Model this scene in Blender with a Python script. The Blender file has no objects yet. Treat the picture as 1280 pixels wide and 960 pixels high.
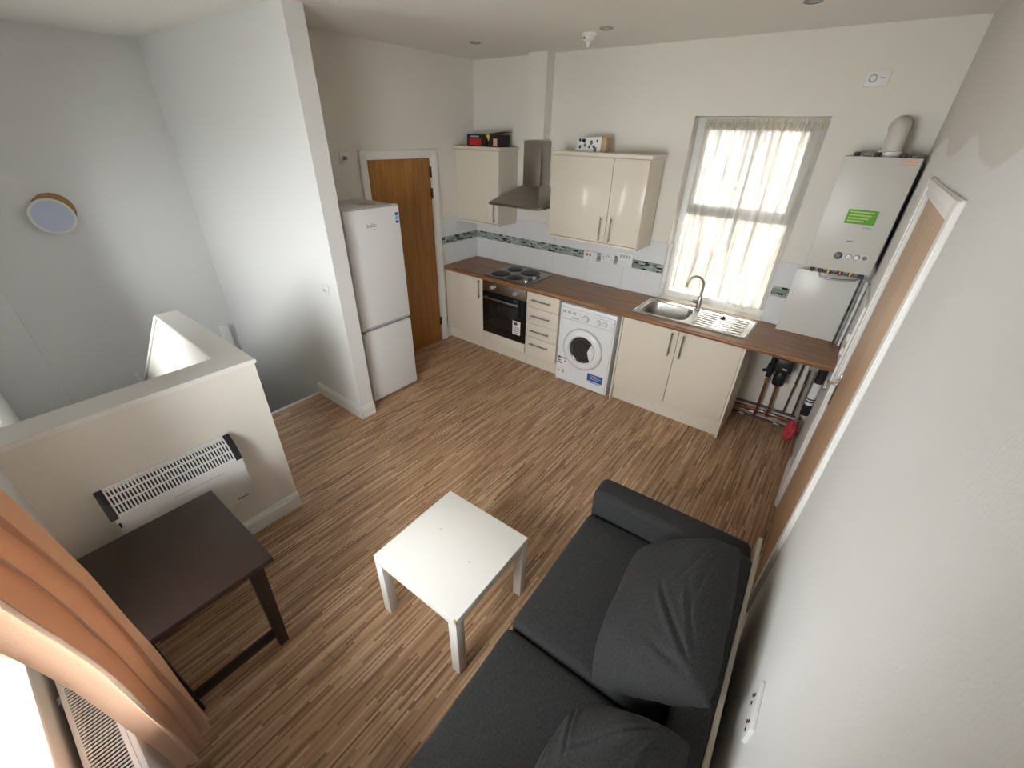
import bpy, bmesh, math, random
from mathutils import Vector, Matrix, noise
random.seed(7)
S = bpy.context.scene
COL = S.collection
PI = math.pi

# ------------------------------------------------------------------ camera
def setup_camera():
    f, yaw, pitch, roll = 525.75, -0.6436, 0.5406, 0.0253
    fw = Vector((math.sin(yaw)*math.cos(pitch), math.cos(yaw)*math.cos(pitch), -math.sin(pitch)))
    r = Vector((math.cos(yaw), -math.sin(yaw), 0)); u = r.cross(fw)
    r2 = math.cos(roll)*r + math.sin(roll)*u
    u2 = -math.sin(roll)*r + math.cos(roll)*u
    cd = bpy.data.cameras.new('camera'); c = bpy.data.objects.new('camera', cd); COL.objects.link(c)
    cd.sensor_fit = 'HORIZONTAL'; cd.sensor_width = 36; cd.lens = f*36/1280; cd.clip_start = 0.02
    m = Matrix((r2, u2, -fw)).transposed().to_4x4(); m.translation = (3.5908, -3.9897, 2.2554)
    c.matrix_world = m; S.camera = c
setup_camera()

# ------------------------------------------------------------------ world, daylight, exposure
w = bpy.data.worlds.new('overcast_sky'); S.world = w; w.use_nodes = True
bg = w.node_tree.nodes['Background']; bg.inputs[0].default_value = (0.93, 0.96, 0.96, 1); bg.inputs[1].default_value = 5.0
S.view_settings.view_transform = 'Standard'; S.view_settings.look = 'None'
S.view_settings.gamma = 1; S.view_settings.use_curve_mapping = False
S.view_settings.exposure = 2.25
def portal(name, loc, rot, sx, sy):
    l = bpy.data.lights.new(name, 'AREA'); l.shape = 'RECTANGLE'; l.size = sx; l.size_y = sy
    l.cycles.is_portal = True
    o = bpy.data.objects.new(name, l); COL.objects.link(o); o.location = loc; o.rotation_euler = rot
portal('daylight_kitchen_window', (2.79, .235, 1.65), (-PI/2, 0, 0), .92, 1.48)
portal('daylight_front_window', (2.475, -4.56, 1.52), (PI/2, 0, 0), 1.17, 1.52)
portal('daylight_stair_window', (-.30, -4.44, 1.275), (PI/2, 0, 0), .60, 1.15)

# ------------------------------------------------------------------ helpers
def lin(c):
    return tuple(((v/12.92) if v <= .04045 else ((v+.055)/1.055)**2.4) for v in c)
def rgb(r, g, b): return lin((r/255, g/255, b/255)) + (1,)
MATS = {}
def mat(name, col, rough=.5, metal=0, bump=0, bscale=200, var=0, vscale=8, spec=.5, coat=0, trans=0, sheen=0):
    m = bpy.data.materials.new(name); m.use_nodes = True; nt = m.node_tree; N = nt.nodes; L = nt.links
    p = N['Principled BSDF']; p.inputs['Base Color'].default_value = col
    p.inputs['Roughness'].default_value = rough; p.inputs['Metallic'].default_value = metal
    p.inputs['Specular IOR Level'].default_value = spec; p.inputs['Coat Weight'].default_value = coat
    if sheen: p.inputs['Sheen Weight'].default_value = sheen
    tc = N.new('ShaderNodeNewGeometry')
    if var:
        n = N.new('ShaderNodeTexNoise'); n.inputs['Scale'].default_value = vscale; n.inputs['Detail'].default_value = 4
        L.new(tc.outputs['Position'], n.inputs['Vector'])
        mx = N.new('ShaderNodeMix'); mx.data_type = 'RGBA'
        mx.inputs[6].default_value = tuple(max(0, c*(1-var)) for c in col[:3])+(1,)
        mx.inputs[7].default_value = tuple(min(1, c*(1+var)) for c in col[:3])+(1,)
        L.new(n.outputs['Fac'], mx.inputs[0]); L.new(mx.outputs[2], p.inputs['Base Color'])
    if bump:
        n = N.new('ShaderNodeTexNoise'); n.inputs['Scale'].default_value = bscale; n.inputs['Detail'].default_value = 3
        L.new(tc.outputs['Position'], n.inputs['Vector'])
        b = N.new('ShaderNodeBump'); b.inputs['Strength'].default_value = bump; b.inputs['Distance'].default_value = .002
        L.new(n.outputs['Fac'], b.inputs['Height']); L.new(b.outputs['Normal'], p.inputs['Normal'])
    MATS[name] = m
    return m
def P(m): return m.node_tree.nodes['Principled BSDF']

WHITE_WALL = mat('wall_paint', (.80, .765, .70, 1), .75, bump=.25, bscale=160, var=.012, vscale=3)
STAIRW = mat('stairwell_paint_daylit', (.785, .785, .775, 1), .75, bump=.25, bscale=160)  # wall white made cooler, the stairwell's bluish daylight put into the colour
CEIL = mat('ceiling_paint', (.86, .83, .77, 1), .85, bump=.3, bscale=120)
TRIM = mat('trim_gloss_white', (.85, .84, .81, 1), .35, var=.02)
WHITEP = mat('white_plastic', (.80, .80, .78, 1), .35)
ENAMEL = mat('white_enamel', (.80, .81, .82, 1), .22)
FRIDGE = mat('fridge_white', (.78, .78, .79, 1), .25)
CREAM = mat('cream_gloss', (.76, .69, .585, 1), .15, spec=.22)
CREAMM = mat('cream_matt', (.74, .675, .575, 1), .45)
STEEL = mat('brushed_steel', (.50, .49, .47, 1), .33, 1)
HOODST = mat('hood_steel', (.40, .37, .33, 1), .36, 1)
CHROME = mat('chrome', (.72, .72, .72, 1), .12, 1)
HANDLE = mat('handle_steel', (.42, .40, .38, 1), .35, 1)
BLACKG = mat('black_glass', (.008, .008, .009, 1), .06, spec=.6)
BLACK = mat('black_plastic', (.012, .012, .013, 1), .4)
DGREY = mat('dark_grey_plastic', (.05, .05, .05, 1), .45)
GREYP = mat('grey_plastic', (.36, .36, .35, 1), .5)
TILE = mat('white_tile', (.78, .79, .80, 1), .16, var=.01)
GROUT = mat('grout', (.60, .60, .58, 1), .85)
COPPER = mat('copper', (.32, .14, .085, 1), .38, 1, var=.25, vscale=25)
DPIPE = mat('dark_pipe', (.10, .075, .06, 1), .45, .6)
BRASS = mat('brass', (.55, .38, .15, 1), .35, 1)
LACK = mat('table_white', (.80, .785, .745, 1), .38, var=.015, vscale=20)
DARKW = mat('dark_brown_wood', (.028, .015, .0115, 1), .34, bump=.05, bscale=90, var=.2, vscale=14)
GREENL = mat('green_label', rgb(92, 160, 20), .5)
PALEG = mat('pale_green_print', rgb(170, 205, 110), .5)
BLUEL = mat('blue_label', rgb(20, 90, 170), .5)
REDP = mat('red_print', rgb(190, 40, 40), .5)
PINKP = mat('pale_red_print', rgb(225, 170, 155), .5)
YELP = mat('yellow_print', rgb(230, 205, 60), .5)
GREYPR = mat('grey_print', rgb(120, 120, 122), .5)
LGREYPR = mat('light_grey_print', rgb(175, 175, 178), .5)
DPR = mat('dark_print', rgb(45, 45, 50), .5)
PAPER = mat('white_paper', (.80, .80, .79, 1), .6)
CARD = mat('brown_card', rgb(190, 165, 130), .8)
RAG = mat('red_rag', rgb(200, 70, 80), .9, bump=.4, bscale=80, var=.25, vscale=30)
GREENP = mat('energy_green', rgb(60, 150, 70), .5)
DIFF = mat('light_diffuser', (.62, .68, .86, 1), .45)
PLYW = mat('bare_hole_edge', rgb(176, 140, 98), .85, var=.25, vscale=25)
ROADM = mat('outside_paving', (.50, .49, .47, 1), .9, var=.1, vscale=2)
FACADE = mat('outside_render', (.40, .36, .30, 1), .9, var=.08, vscale=1.5)
BRICKP = mat('terracotta', rgb(150, 95, 75), .9)
HINGE = mat('hinge_dark', (.05, .035, .025, 1), .4, .5)
PIPING = mat('beige_lining', rgb(190, 178, 160), .8)

def glass_mat():
    m = bpy.data.materials.new('window_glass'); m.use_nodes = True; nt = m.node_tree; N = nt.nodes; L = nt.links
    N.remove(N['Principled BSDF'])
    t = N.new('ShaderNodeBsdfTransparent'); g = N.new('ShaderNodeBsdfGlossy'); g.inputs['Roughness'].default_value = .02
    f = N.new('ShaderNodeFresnel'); f.inputs['IOR'].default_value = 1.3
    mx = N.new('ShaderNodeMixShader'); L.new(f.outputs[0], mx.inputs[0]); L.new(t.outputs[0], mx.inputs[1]); L.new(g.outputs[0], mx.inputs[2])
    L.new(mx.outputs[0], N['Material Output'].inputs[0]); return m
GLASS = glass_mat()
def cloth_mat(name, col, transp, transl):
    m = bpy.data.materials.new(name); m.use_nodes = True; nt = m.node_tree; N = nt.nodes; L = nt.links
    N.remove(N['Principled BSDF'])
    d = N.new('ShaderNodeBsdfDiffuse'); d.inputs[0].default_value = col
    tl = N.new('ShaderNodeBsdfTranslucent'); tl.inputs[0].default_value = col
    tr = N.new('ShaderNodeBsdfTransparent')
    m1 = N.new('ShaderNodeMixShader'); m1.inputs[0].default_value = transl
    L.new(d.outputs[0], m1.inputs[1]); L.new(tl.outputs[0], m1.inputs[2])
    m2 = N.new('ShaderNodeMixShader'); m2.inputs[0].default_value = transp
    L.new(m1.outputs[0], m2.inputs[1]); L.new(tr.outputs[0], m2.inputs[2])
    L.new(m2.outputs[0], N['Material Output'].inputs[0]); return m
def net_mat():
    # gathered sheer cloth: vertical bands of thread density, with fold shading put into their tint
    m = bpy.data.materials.new('net_curtain'); m.use_nodes = True; nt = m.node_tree; N = nt.nodes; L = nt.links
    N.remove(N['Principled BSDF'])
    g = N.new('ShaderNodeNewGeometry'); mp = N.new('ShaderNodeMapping'); mp.inputs['Scale'].default_value = (26, 0, 1.1); L.new(g.outputs['Position'], mp.inputs['Vector'])
    n = N.new('ShaderNodeTexNoise'); n.inputs['Scale'].default_value = 1; n.inputs['Detail'].default_value = 3; n.inputs['Distortion'].default_value = .3; L.new(mp.outputs[0], n.inputs['Vector'])
    r = N.new('ShaderNodeMapRange'); r.inputs['From Min'].default_value = .36; r.inputs['From Max'].default_value = .66; r.inputs['To Min'].default_value = .20; r.inputs['To Max'].default_value = .015; L.new(n.outputs['Fac'], r.inputs['Value'])
    d = N.new('ShaderNodeBsdfDiffuse'); d.inputs[0].default_value = (.80, .79, .75, 1)
    tl = N.new('ShaderNodeBsdfTranslucent'); c = N.new('ShaderNodeMix'); c.data_type = 'RGBA'; c.inputs[6].default_value = (.42, .415, .395, 1); c.inputs[7].default_value = (.20, .195, .185, 1)
    q = N.new('ShaderNodeMapRange'); q.inputs['From Min'].default_value = .4; q.inputs['From Max'].default_value = .66; L.new(n.outputs['Fac'], q.inputs['Value']); L.new(q.outputs[0], c.inputs[0]); L.new(c.outputs[2], tl.inputs[0])
    m1 = N.new('ShaderNodeMixShader'); m1.inputs[0].default_value = .5; L.new(d.outputs[0], m1.inputs[1]); L.new(tl.outputs[0], m1.inputs[2])
    m2 = N.new('ShaderNodeMixShader'); L.new(r.outputs[0], m2.inputs[0]); L.new(m1.outputs[0], m2.inputs[1]); L.new(N.new('ShaderNodeBsdfTransparent').outputs[0], m2.inputs[2])
    L.new(m2.outputs[0], N['Material Output'].inputs[0]); return m
NET = net_mat()
NETHEM = cloth_mat('net_header', (.82, .77, .66, 1), .10, .5)
def satin_mat():
    m = mat('orange_satin', rgb(222, 180, 148), .42, bump=.25, bscale=260, var=.05, vscale=5)
    nt = m.node_tree; N = nt.nodes; L = nt.links; p = P(m)
    p.inputs['Sheen Weight'].default_value = .3
    tl = N.new('ShaderNodeBsdfTranslucent'); tl.inputs[0].default_value = rgb(225, 165, 120)
    mx = N.new('ShaderNodeMixShader'); mx.inputs[0].default_value = .04
    L.new(p.outputs[0], mx.inputs[1]); L.new(tl.outputs[0], mx.inputs[2]); L.new(mx.outputs[0], N['Material Output'].inputs[0])
    return m
SATIN = satin_mat()

def math_node(N, L, op, a, b=None, c=None):
    n = N.new('ShaderNodeMath'); n.operation = op
    for i, v in enumerate((a, b, c)):
        if v is None: continue
        if isinstance(v, (int, float)): n.inputs[i].default_value = v
        else: L.new(v, n.inputs[i])
    return n.outputs[0]
def floor_mat():
    m = bpy.data.materials.new('finger_strip_laminate'); m.use_nodes = True; nt = m.node_tree; N = nt.nodes; L = nt.links
    p = N['Principled BSDF']; g = N.new('ShaderNodeNewGeometry'); s = N.new('ShaderNodeSeparateXYZ'); L.new(g.outputs['Position'], s.inputs[0])
    mm = lambda *a: math_node(N, L, *a)
    row = mm('FLOOR', mm('DIVIDE', s.outputs[0], .0098))
    wn = N.new('ShaderNodeTexWhiteNoise'); wn.noise_dimensions = '1D'; L.new(row, wn.inputs['W'])
    off = mm('MULTIPLY', wn.outputs['Value'], 7.3)
    cell = mm('FLOOR', mm('ADD', mm('DIVIDE', s.outputs[1], .25), off))
    cb = N.new('ShaderNodeCombineXYZ'); L.new(row, cb.inputs[0]); L.new(cell, cb.inputs[1])
    w2 = N.new('ShaderNodeTexWhiteNoise'); w2.noise_dimensions = '2D'; L.new(cb.outputs[0], w2.inputs['Vector'])
    r = N.new('ShaderNodeValToRGB'); e = r.color_ramp.elements
    cols = [(0, (130, 95, 68)), (.18, (161, 125, 94)), (.5, (181, 145, 112)), (.8, (194, 159, 125)), (1, (216, 185, 152))]
    e[0].position = 0; e[0].color = rgb(*cols[0][1]); e[1].position = 1; e[1].color = rgb(*cols[-1][1])
    for pos, c in cols[1:-1]:
        q = e.new(pos); q.color = rgb(*c)
    L.new(w2.outputs['Value'], r.inputs[0])
    gr = N.new('ShaderNodeTexNoise'); gr.inputs['Scale'].default_value = 1; gr.inputs['Detail'].default_value = 3
    mp = N.new('ShaderNodeMapping'); mp.inputs['Scale'].default_value = (260, 7, 1); L.new(g.outputs['Position'], mp.inputs['Vector']); L.new(mp.outputs[0], gr.inputs['Vector'])
    mx = N.new('ShaderNodeMix'); mx.data_type = 'RGBA'; mx.blend_type = 'MULTIPLY'; mx.inputs[0].default_value = .15
    L.new(r.outputs[0], mx.inputs[6]); L.new(gr.outputs['Color'], mx.inputs[7])
    hs = N.new('ShaderNodeHueSaturation'); hs.inputs['Saturation'].default_value = 1.0; hs.inputs['Value'].default_value = 1.05
    gb = N.new('ShaderNodeRGBToBW'); L.new(gr.outputs['Color'], gb.inputs[0]); L.new(gb.outputs[0], mx.inputs[7])
    L.new(mx.outputs[2], hs.inputs['Color']); L.new(hs.outputs[0], p.inputs['Base Color'])
    p.inputs['Roughness'].default_value = .42
    return m
FLOOR = floor_mat()
def grain_mat(name, c1, c2, scale, rough, streak=.5):
    m = bpy.data.materials.new(name); m.use_nodes = True; nt = m.node_tree; N = nt.nodes; L = nt.links; p = N['Principled BSDF']
    g = N.new('ShaderNodeNewGeometry'); mp = N.new('ShaderNodeMapping'); mp.inputs['Scale'].default_value = scale
    L.new(g.outputs['Position'], mp.inputs['Vector'])
    n = N.new('ShaderNodeTexNoise'); n.inputs['Scale'].default_value = 1; n.inputs['Detail'].default_value = 5; n.inputs['Distortion'].default_value = streak
    L.new(mp.outputs[0], n.inputs['Vector'])
    r = N.new('ShaderNodeValToRGB'); r.color_ramp.elements[0].position = .3; r.color_ramp.elements[1].position = .72
    r.color_ramp.elements[0].color = c1; r.color_ramp.elements[1].color = c2
    L.new(n.outputs['Fac'], r.inputs[0]); L.new(r.outputs[0], p.inputs['Base Color']); p.inputs['Roughness'].default_value = rough
    return m
WORKTOP = grain_mat('walnut_worktop', rgb(122, 82, 52), rgb(166, 122, 84), (3, 38, 38), .36)
OAK = grain_mat('oak_veneer', rgb(146, 96, 40), rgb(184, 128, 62), (34, 34, 1.6), .42, 1.2)
OAKP = grain_mat('pale_oak_veneer', rgb(186, 146, 110), rgb(206, 168, 132), (34, 34, 1.6), .42, 1.2)
def sofa_mat():
    m = mat('charcoal_weave', (.036, .037, .039, 1), .95); nt = m.node_tree; N = nt.nodes; L = nt.links; p = P(m)
    g = N.new('ShaderNodeNewGeometry')
    n = N.new('ShaderNodeTexNoise'); n.inputs['Scale'].default_value = 1; n.inputs['Detail'].default_value = 2; mq = N.new('ShaderNodeMapping'); mq.inputs['Scale'].default_value = (420, 110, 260); L.new(g.outputs['Position'], mq.inputs['Vector']); L.new(mq.outputs[0], n.inputs['Vector'])
    r = N.new('ShaderNodeValToRGB'); r.color_ramp.elements[0].position = .3; r.color_ramp.elements[1].position = .75
    r.color_ramp.elements[0].color = (.014, .0142, .0148, 1); r.color_ramp.elements[1].color = (.046, .0462, .0475, 1)
    L.new(n.outputs['Fac'], r.inputs[0]); L.new(r.outputs[0], p.inputs['Base Color'])
    b = N.new('ShaderNodeBump'); b.inputs['Strength'].default_value = .5; b.inputs['Distance'].default_value = .002
    L.new(n.outputs['Fac'], b.inputs['Height']); L.new(b.outputs['Normal'], p.inputs['Normal']); return m
SOFA = sofa_mat()
def mosaic_mat():
    m = mat('mosaic_glass', (.3, .35, .33, 1), .15); nt = m.node_tree; N = nt.nodes; L = nt.links; p = P(m)
    g = N.new('ShaderNodeNewGeometry'); r = N.new('ShaderNodeValToRGB'); r.color_ramp.interpolation = 'CONSTANT'
    cs = [(0, (42, 48, 48)), (.13, (140, 153, 145)), (.45, (160, 172, 164)), (.62, (122, 136, 130)), (.78, (180, 188, 182)), (.95, (60, 66, 64))]
    e = r.color_ramp.elements; e[0].position = 0; e[0].color = rgb(*cs[0][1]); e[1].position = cs[-1][0]; e[1].color = rgb(*cs[-1][1])
    for q, c in cs[1:-1]:
        k = e.new(q); k.color = rgb(*c)
    L.new(g.outputs['Random Per Island'], r.inputs[0]); L.new(r.outputs[0], p.inputs['Base Color']); return m
MOSAIC = mosaic_mat()
def right_wall_mat():
    # newer white paint stops in a wavy hand-cut edge above the door; older greyer paint above it
    m = mat('wall_paint_two_coats', (.79, .785, .77, 1), .75, bump=.25, bscale=160); nt = m.node_tree; N = nt.nodes; L = nt.links; p = P(m)
    g = N.new('ShaderNodeNewGeometry'); s = N.new('ShaderNodeSeparateXYZ'); L.new(g.outputs['Position'], s.inputs[0])
    mm = lambda *a: math_node(N, L, *a)
    wob = mm('MULTIPLY', mm('SINE', mm('ADD', mm('MULTIPLY', s.outputs[1], 6.3), 12.15)), .038)
    wob2 = mm('MULTIPLY', mm('SINE', mm('MULTIPLY', s.outputs[1], 14.0)), .006)
    edge = mm('ADD', mm('ADD', wob, wob2), 2.235)
    k = N.new('ShaderNodeMapRange'); k.inputs['From Min'].default_value = -.006; k.inputs['From Max'].default_value = .006
    L.new(mm('SUBTRACT', s.outputs[2], edge), k.inputs['Value'])
    mx = N.new('ShaderNodeMix'); mx.data_type = 'RGBA'; mx.inputs[6].default_value = (.79, .785, .77, 1); mx.inputs[7].default_value = (.70, .665, .62, 1)
    L.new(k.outputs[0], mx.inputs[0]); L.new(mx.outputs[2], p.inputs['Base Color']); return m
WALLR = right_wall_mat()

# ---- bmesh shapes
def B(): return bmesh.new()
def box(bm, x0, x1, y0, y1, z0, z1, bev=0, seg=2):
    x0, x1 = min(x0, x1), max(x0, x1); y0, y1 = min(y0, y1), max(y0, y1); z0, z1 = min(z0, z1), max(z0, z1)
    r = bmesh.ops.create_cube(bm, size=1); vs = r['verts']
    for v in vs: v.co = Vector(((x0+x1)/2+v.co.x*(x1-x0), (y0+y1)/2+v.co.y*(y1-y0), (z0+z1)/2+v.co.z*(z1-z0)))
    if bev:
        es = list({e for v in vs for e in v.link_edges})
        bmesh.ops.bevel(bm, geom=es, offset=bev, segments=seg, affect='EDGES', profile=.5)
    return bm
def bx(*a, **k): return box(B(), *a, **k)
def basis(d):
    d = d.normalized(); a = Vector((0, 0, 1)) if abs(d.z) < .9 else Vector((1, 0, 0))
    u = d.cross(a).normalized(); return u, d.cross(u).normalized()
def cyl(bm, a, b, r, r2=None, n=20, cap=True):
    a = Vector(a); b = Vector(b); u, v = basis(b-a); r2 = r if r2 is None else r2
    A = [bm.verts.new(a+(u*math.cos(2*PI*i/n)+v*math.sin(2*PI*i/n))*r) for i in range(n)]
    C = [bm.verts.new(b+(u*math.cos(2*PI*i/n)+v*math.sin(2*PI*i/n))*r2) for i in range(n)]
    for i in range(n): bm.faces.new((A[i], A[(i+1) % n], C[(i+1) % n], C[i]))
    if cap: bm.faces.new(A[::-1]); bm.faces.new(C)
    return bm
def tube(bm, pts, r, n=12, rs=None):
    pts = [Vector(p) for p in pts]; rings = []
    u = None
    for i, p in enumerate(pts):
        d = (pts[min(i+1, len(pts)-1)]-pts[max(i-1, 0)]).normalized()
        if u is None: u, v = basis(d)
        else:
            u = (u-d*u.dot(d)).normalized(); v = d.cross(u)
        rr = rs[i] if rs else r
        rings.append([bm.verts.new(p+(u*math.cos(2*PI*k/n)+v*math.sin(2*PI*k/n))*rr) for k in range(n)])
    for a, b in zip(rings, rings[1:]):
        for k in range(n): bm.faces.new((a[k], a[(k+1) % n], b[(k+1) % n], b[k]))
    bm.faces.new(rings[0][::-1]); bm.faces.new(rings[-1]); return bm
def lathe(bm, c, ax, prof, n=32):
    # prof: list of (r, h) along axis ax from centre c
    c = Vector(c); ax = Vector(ax).normalized(); u, v = basis(ax); rings = []
    for r, h in prof:
        if r < 1e-6: rings.append([bm.verts.new(c+ax*h)])
        else: rings.append([bm.verts.new(c+ax*h+(u*math.cos(2*PI*k/n)+v*math.sin(2*PI*k/n))*r) for k in range(n)])
    for a, b in zip(rings, rings[1:]):
        for k in range(n):
            f = [a[k % len(a)], a[(k+1) % len(a)], b[(k+1) % len(b)], b[k % len(b)]]
            g = []
            for q in f:
                if q not in g: g.append(q)
            if len(g) > 2: bm.faces.new(g)
    return bm
def prism(bm, poly, ax, a, b):
    # poly 2D in the two other axes (cyclic order kept), extruded along axis ax from a to b
    def mk(p, t):
        if ax == 'x': return (t, p[0], p[1])
        if ax == 'y': return (p[0], t, p[1])
        return (p[0], p[1], t)
    A = [bm.verts.new(mk(p, a)) for p in poly]; C = [bm.verts.new(mk(p, b)) for p in poly]; n = len(poly)
    for i in range(n): bm.faces.new((A[i], A[(i+1) % n], C[(i+1) % n], C[i]))
    bm.faces.new(A[::-1]); bm.faces.new(C); return bm
def rbox2d(x0, x1, y0, y1, r, n=6):
    out = []
    for cx, cy, a0 in ((x1-r, y1-r, 0), (x0+r, y1-r, PI/2), (x0+r, y0+r, PI), (x1-r, y0+r, 1.5*PI)):
        for i in range(n+1):
            a = a0+PI/2*i/n; out.append((cx+r*math.cos(a), cy+r*math.sin(a)))
    return out

# ---- objects
WM = {}
def wm(o):
    return WM[o.name] if o is not None else Matrix()
def finish(bm, name, m, smooth=True, tri=False):
    bmesh.ops.recalc_face_normals(bm, faces=bm.faces)
    me = bpy.data.meshes.new(name); bm.to_mesh(me); bm.free()
    if smooth:
        for p in me.polygons: p.use_smooth = True
        try: me.set_sharp_from_angle(angle=math.radians(38))
        except Exception: pass
    if m: me.materials.append(m)
    return me
def obj(name, bm, m, parent=None, local=False, origin=None, smooth=True):
    me = finish(bm, name, m, smooth) if not isinstance(bm, bpy.types.Mesh) else bm
    o = bpy.data.objects.new(name, me); COL.objects.link(o)
    if parent is not None:
        o.parent = parent
        if not local: me.transform(wm(parent).inverted())
        WM[o.name] = wm(parent)
    else:
        if origin is None:
            xs = [v.co for v in me.vertices]
            origin = Vector(((min(c.x for c in xs)+max(c.x for c in xs))/2, (min(c.y for c in xs)+max(c.y for c in xs))/2, min(c.z for c in xs)))
        M = Matrix.Translation(origin); me.transform(M.inverted()); o.location = origin; WM[o.name] = M
    return o
def tag(o, label, cat, group=None):
    o['label'] = label; o['category'] = cat
    if group: o['group'] = group
    return o
def thing(name, label, cat, loc, rz=0, group=None):
    o = bpy.data.objects.new(name, None); COL.objects.link(o); o.location = loc; o.rotation_euler = (0, 0, rz)
    o.empty_display_size = .1
    WM[o.name] = Matrix.Translation(loc) @ Matrix.Rotation(rz, 4, 'Z'); return tag(o, label, cat, group)
def struct(name, bm, m, label=None, cat=None):
    o = obj(name, bm, m); o['kind'] = 'structure'
    if label: o['label'] = label
    if cat: o['category'] = cat
    return o
def sroot(name, loc, label, cat):
    o = thing(name, label, cat, loc); o['kind'] = 'structure'; return o
def piece(name, me, loc, parent):
    o = bpy.data.objects.new(name, me); COL.objects.link(o); o.parent = parent
    o.location = wm(parent).inverted() @ Vector(loc); return o
def text_mesh(s, size, M, m, name, parent, depth=.0006, align='CENTER', shear=0):
    cu = bpy.data.curves.new(name, 'FONT'); cu.body = s; cu.size = size; cu.extrude = depth; cu.align_x = align; cu.align_y = 'CENTER'; cu.shear = shear
    t = bpy.data.objects.new(name+'_curve', cu); COL.objects.link(t)
    dg = bpy.context.evaluated_depsgraph_get(); me = bpy.data.meshes.new_from_object(t.evaluated_get(dg))
    bpy.data.objects.remove(t); bpy.data.curves.remove(cu)
    me.transform(M); me.materials.clear(); me.materials.append(m); me.name = name
    return obj(name, me, m, parent)
FACE_NY = lambda x, y, z: Matrix.Translation((x, y, z)) @ Matrix.Rotation(PI/2, 4, 'X')                               # reads from -y side
FACE_PX = lambda x, y, z: Matrix.Translation((x, y, z)) @ Matrix.Rotation(PI/2, 4, 'Z') @ Matrix.Rotation(PI/2, 4, 'X')  # reads from +x side

# ================================================================== the shell
HC = 2.868; X1 = 3.83; ZL = -1.45
# --- floor: sub-floor and laminate planks
fl = struct('floor', bx(-.03, X1, -4.38, 0, -.20, -.0125), mat('subfloor', (.25, .2, .15, 1), .9), 'laminate floor with narrow brown wood strips', 'floor')
edges = [-.03]
while edges[-1] < X1-.2: edges.append(round(edges[-1]+.193, 4))
edges[-1] = X1
edges = sorted(set([e for e in edges if abs(e-1.188) > .05]+[1.188]))
pl_cache = {}
for i, (a, b) in enumerate(zip(edges, edges[1:])):
    lo = -4.375 if a >= 1.18 else -3.205
    y = -.02+.0; y = 0.0
    step = 1.215; first = (i*0.405) % step or step
    ycur = 0.0; ln = first
    while ycur > lo+.01:
        yn = max(lo, ycur-ln)
        key = (round(b-a, 4), round(ycur-yn, 4))
        if key not in pl_cache:
            bm = bx(.0003, b-a-.0003, -(ycur-yn)+.0004, -.0004, -.012, 0, bev=.0006, seg=1); pl_cache[key] = finish(bm, 'plank', FLOOR, False)
        piece('plank', pl_cache[key], (a, ycur, 0), fl)
        ycur = yn; ln = step
# --- ceiling
ce = struct('ceiling', bx(-1.95, 4.05, -4.62, .27, HC, HC+.12), CEIL, 'white painted plaster ceiling', 'ceiling')
# --- walls
bm = B()   # back wall with window opening
WL, WR, WB, WT = 2.335, 3.247, .912, 2.391
box(bm, -.12, WL, 0, .25, -.2, HC); box(bm, WR, 4.0, 0, .25, -.2, HC)
box(bm, WL, WR, 0, .25, -.2, WB-.012); box(bm, WL, WR, 0, .25, WT, HC)
wall_back = struct('wall_back', bm, WHITE_WALL, 'white back wall with the kitchen window and splashback tiles', 'wall')
bm = B()   # left wall with door opening
DY0, DY1, DZ = -.672, -1.442, 2.012
box(bm, -.12, 0, DY0, 0, -.2, HC); box(bm, -.12, 0, -2.19, DY1, -.2, HC); box(bm, -.12, 0, DY1, DY0, DZ, HC); box(bm, -.12, 0, DY1, DY0, -.2, -.0125)
wall_left = struct('wall_left', bm, WHITE_WALL, 'white wall holding the orange oak door', 'wall')
bm = B()   # right wall with door opening
RY0, RY1, RZ = -1.13, -2.085, 2.045
box(bm, X1, X1+.12, RY0, .25, -.2, HC); box(bm, X1, X1+.12, -4.62, RY1, -.2, HC); box(bm, X1, X1+.12, RY1, RY0, RZ, HC); box(bm, X1, X1+.12, RY1, RY0, -.2, -.0125)
wall_right = struct('wall_right', bm, WALLR, 'long white wall with a patchy paint edge above the door', 'wall')
bm = B()   # front wall with window alcove
FL, FR, FB, FT = 1.90, 3.05, .78, 2.26
box(bm, 1.66, FL, -4.62, -4.375, -.2, HC); box(bm, FR, X1, -4.62, -4.375, -.2, HC)
box(bm, FL, FR, -4.62, -4.375, -.2, FB); box(bm, FL, FR, -4.62, -4.375, FT, HC)
wall_front = struct('wall_front', bm, WHITE_WALL, 'white wall with the window beside the orange curtain', 'wall')
bm = B()
box(bm, 1.03, 1.66, -4.62, -4.22, ZL, HC)
SL, SR, SB, ST = -.60, .0, .70, 1.85
box(bm, -1.95, SL, -4.5, -4.22, ZL, HC); box(bm, SR, 1.03, -4.5, -4.22, ZL, HC); box(bm, SL, SR, -4.5, -4.22, ZL, SB); box(bm, SL, SR, -4.5, -4.22, ST, HC)
wall_front_stairs = struct('wall_front_stairs', bm, STAIRW, 'white end wall of the stairwell and behind the dark table', 'wall')
bm = B()
box(bm, -1.95, -1.75, -4.22, -2.32, ZL, HC)
box(bm, -1.75, -1.715, -4.22, -3.87, ZL, HC, bev=.01)
wall_stair = struct('wall_stairwell', bm, STAIRW, 'white stairwell wall with the round light', 'wall')
wall_part = struct('wall_partition', box(bx(-1.95, -.03, -2.32, -2.19, ZL, HC), -.03, .66, -2.32, -2.19, 0, HC), STAIRW, 'white partition wall beside the fridge freezer', 'wall')
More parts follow.
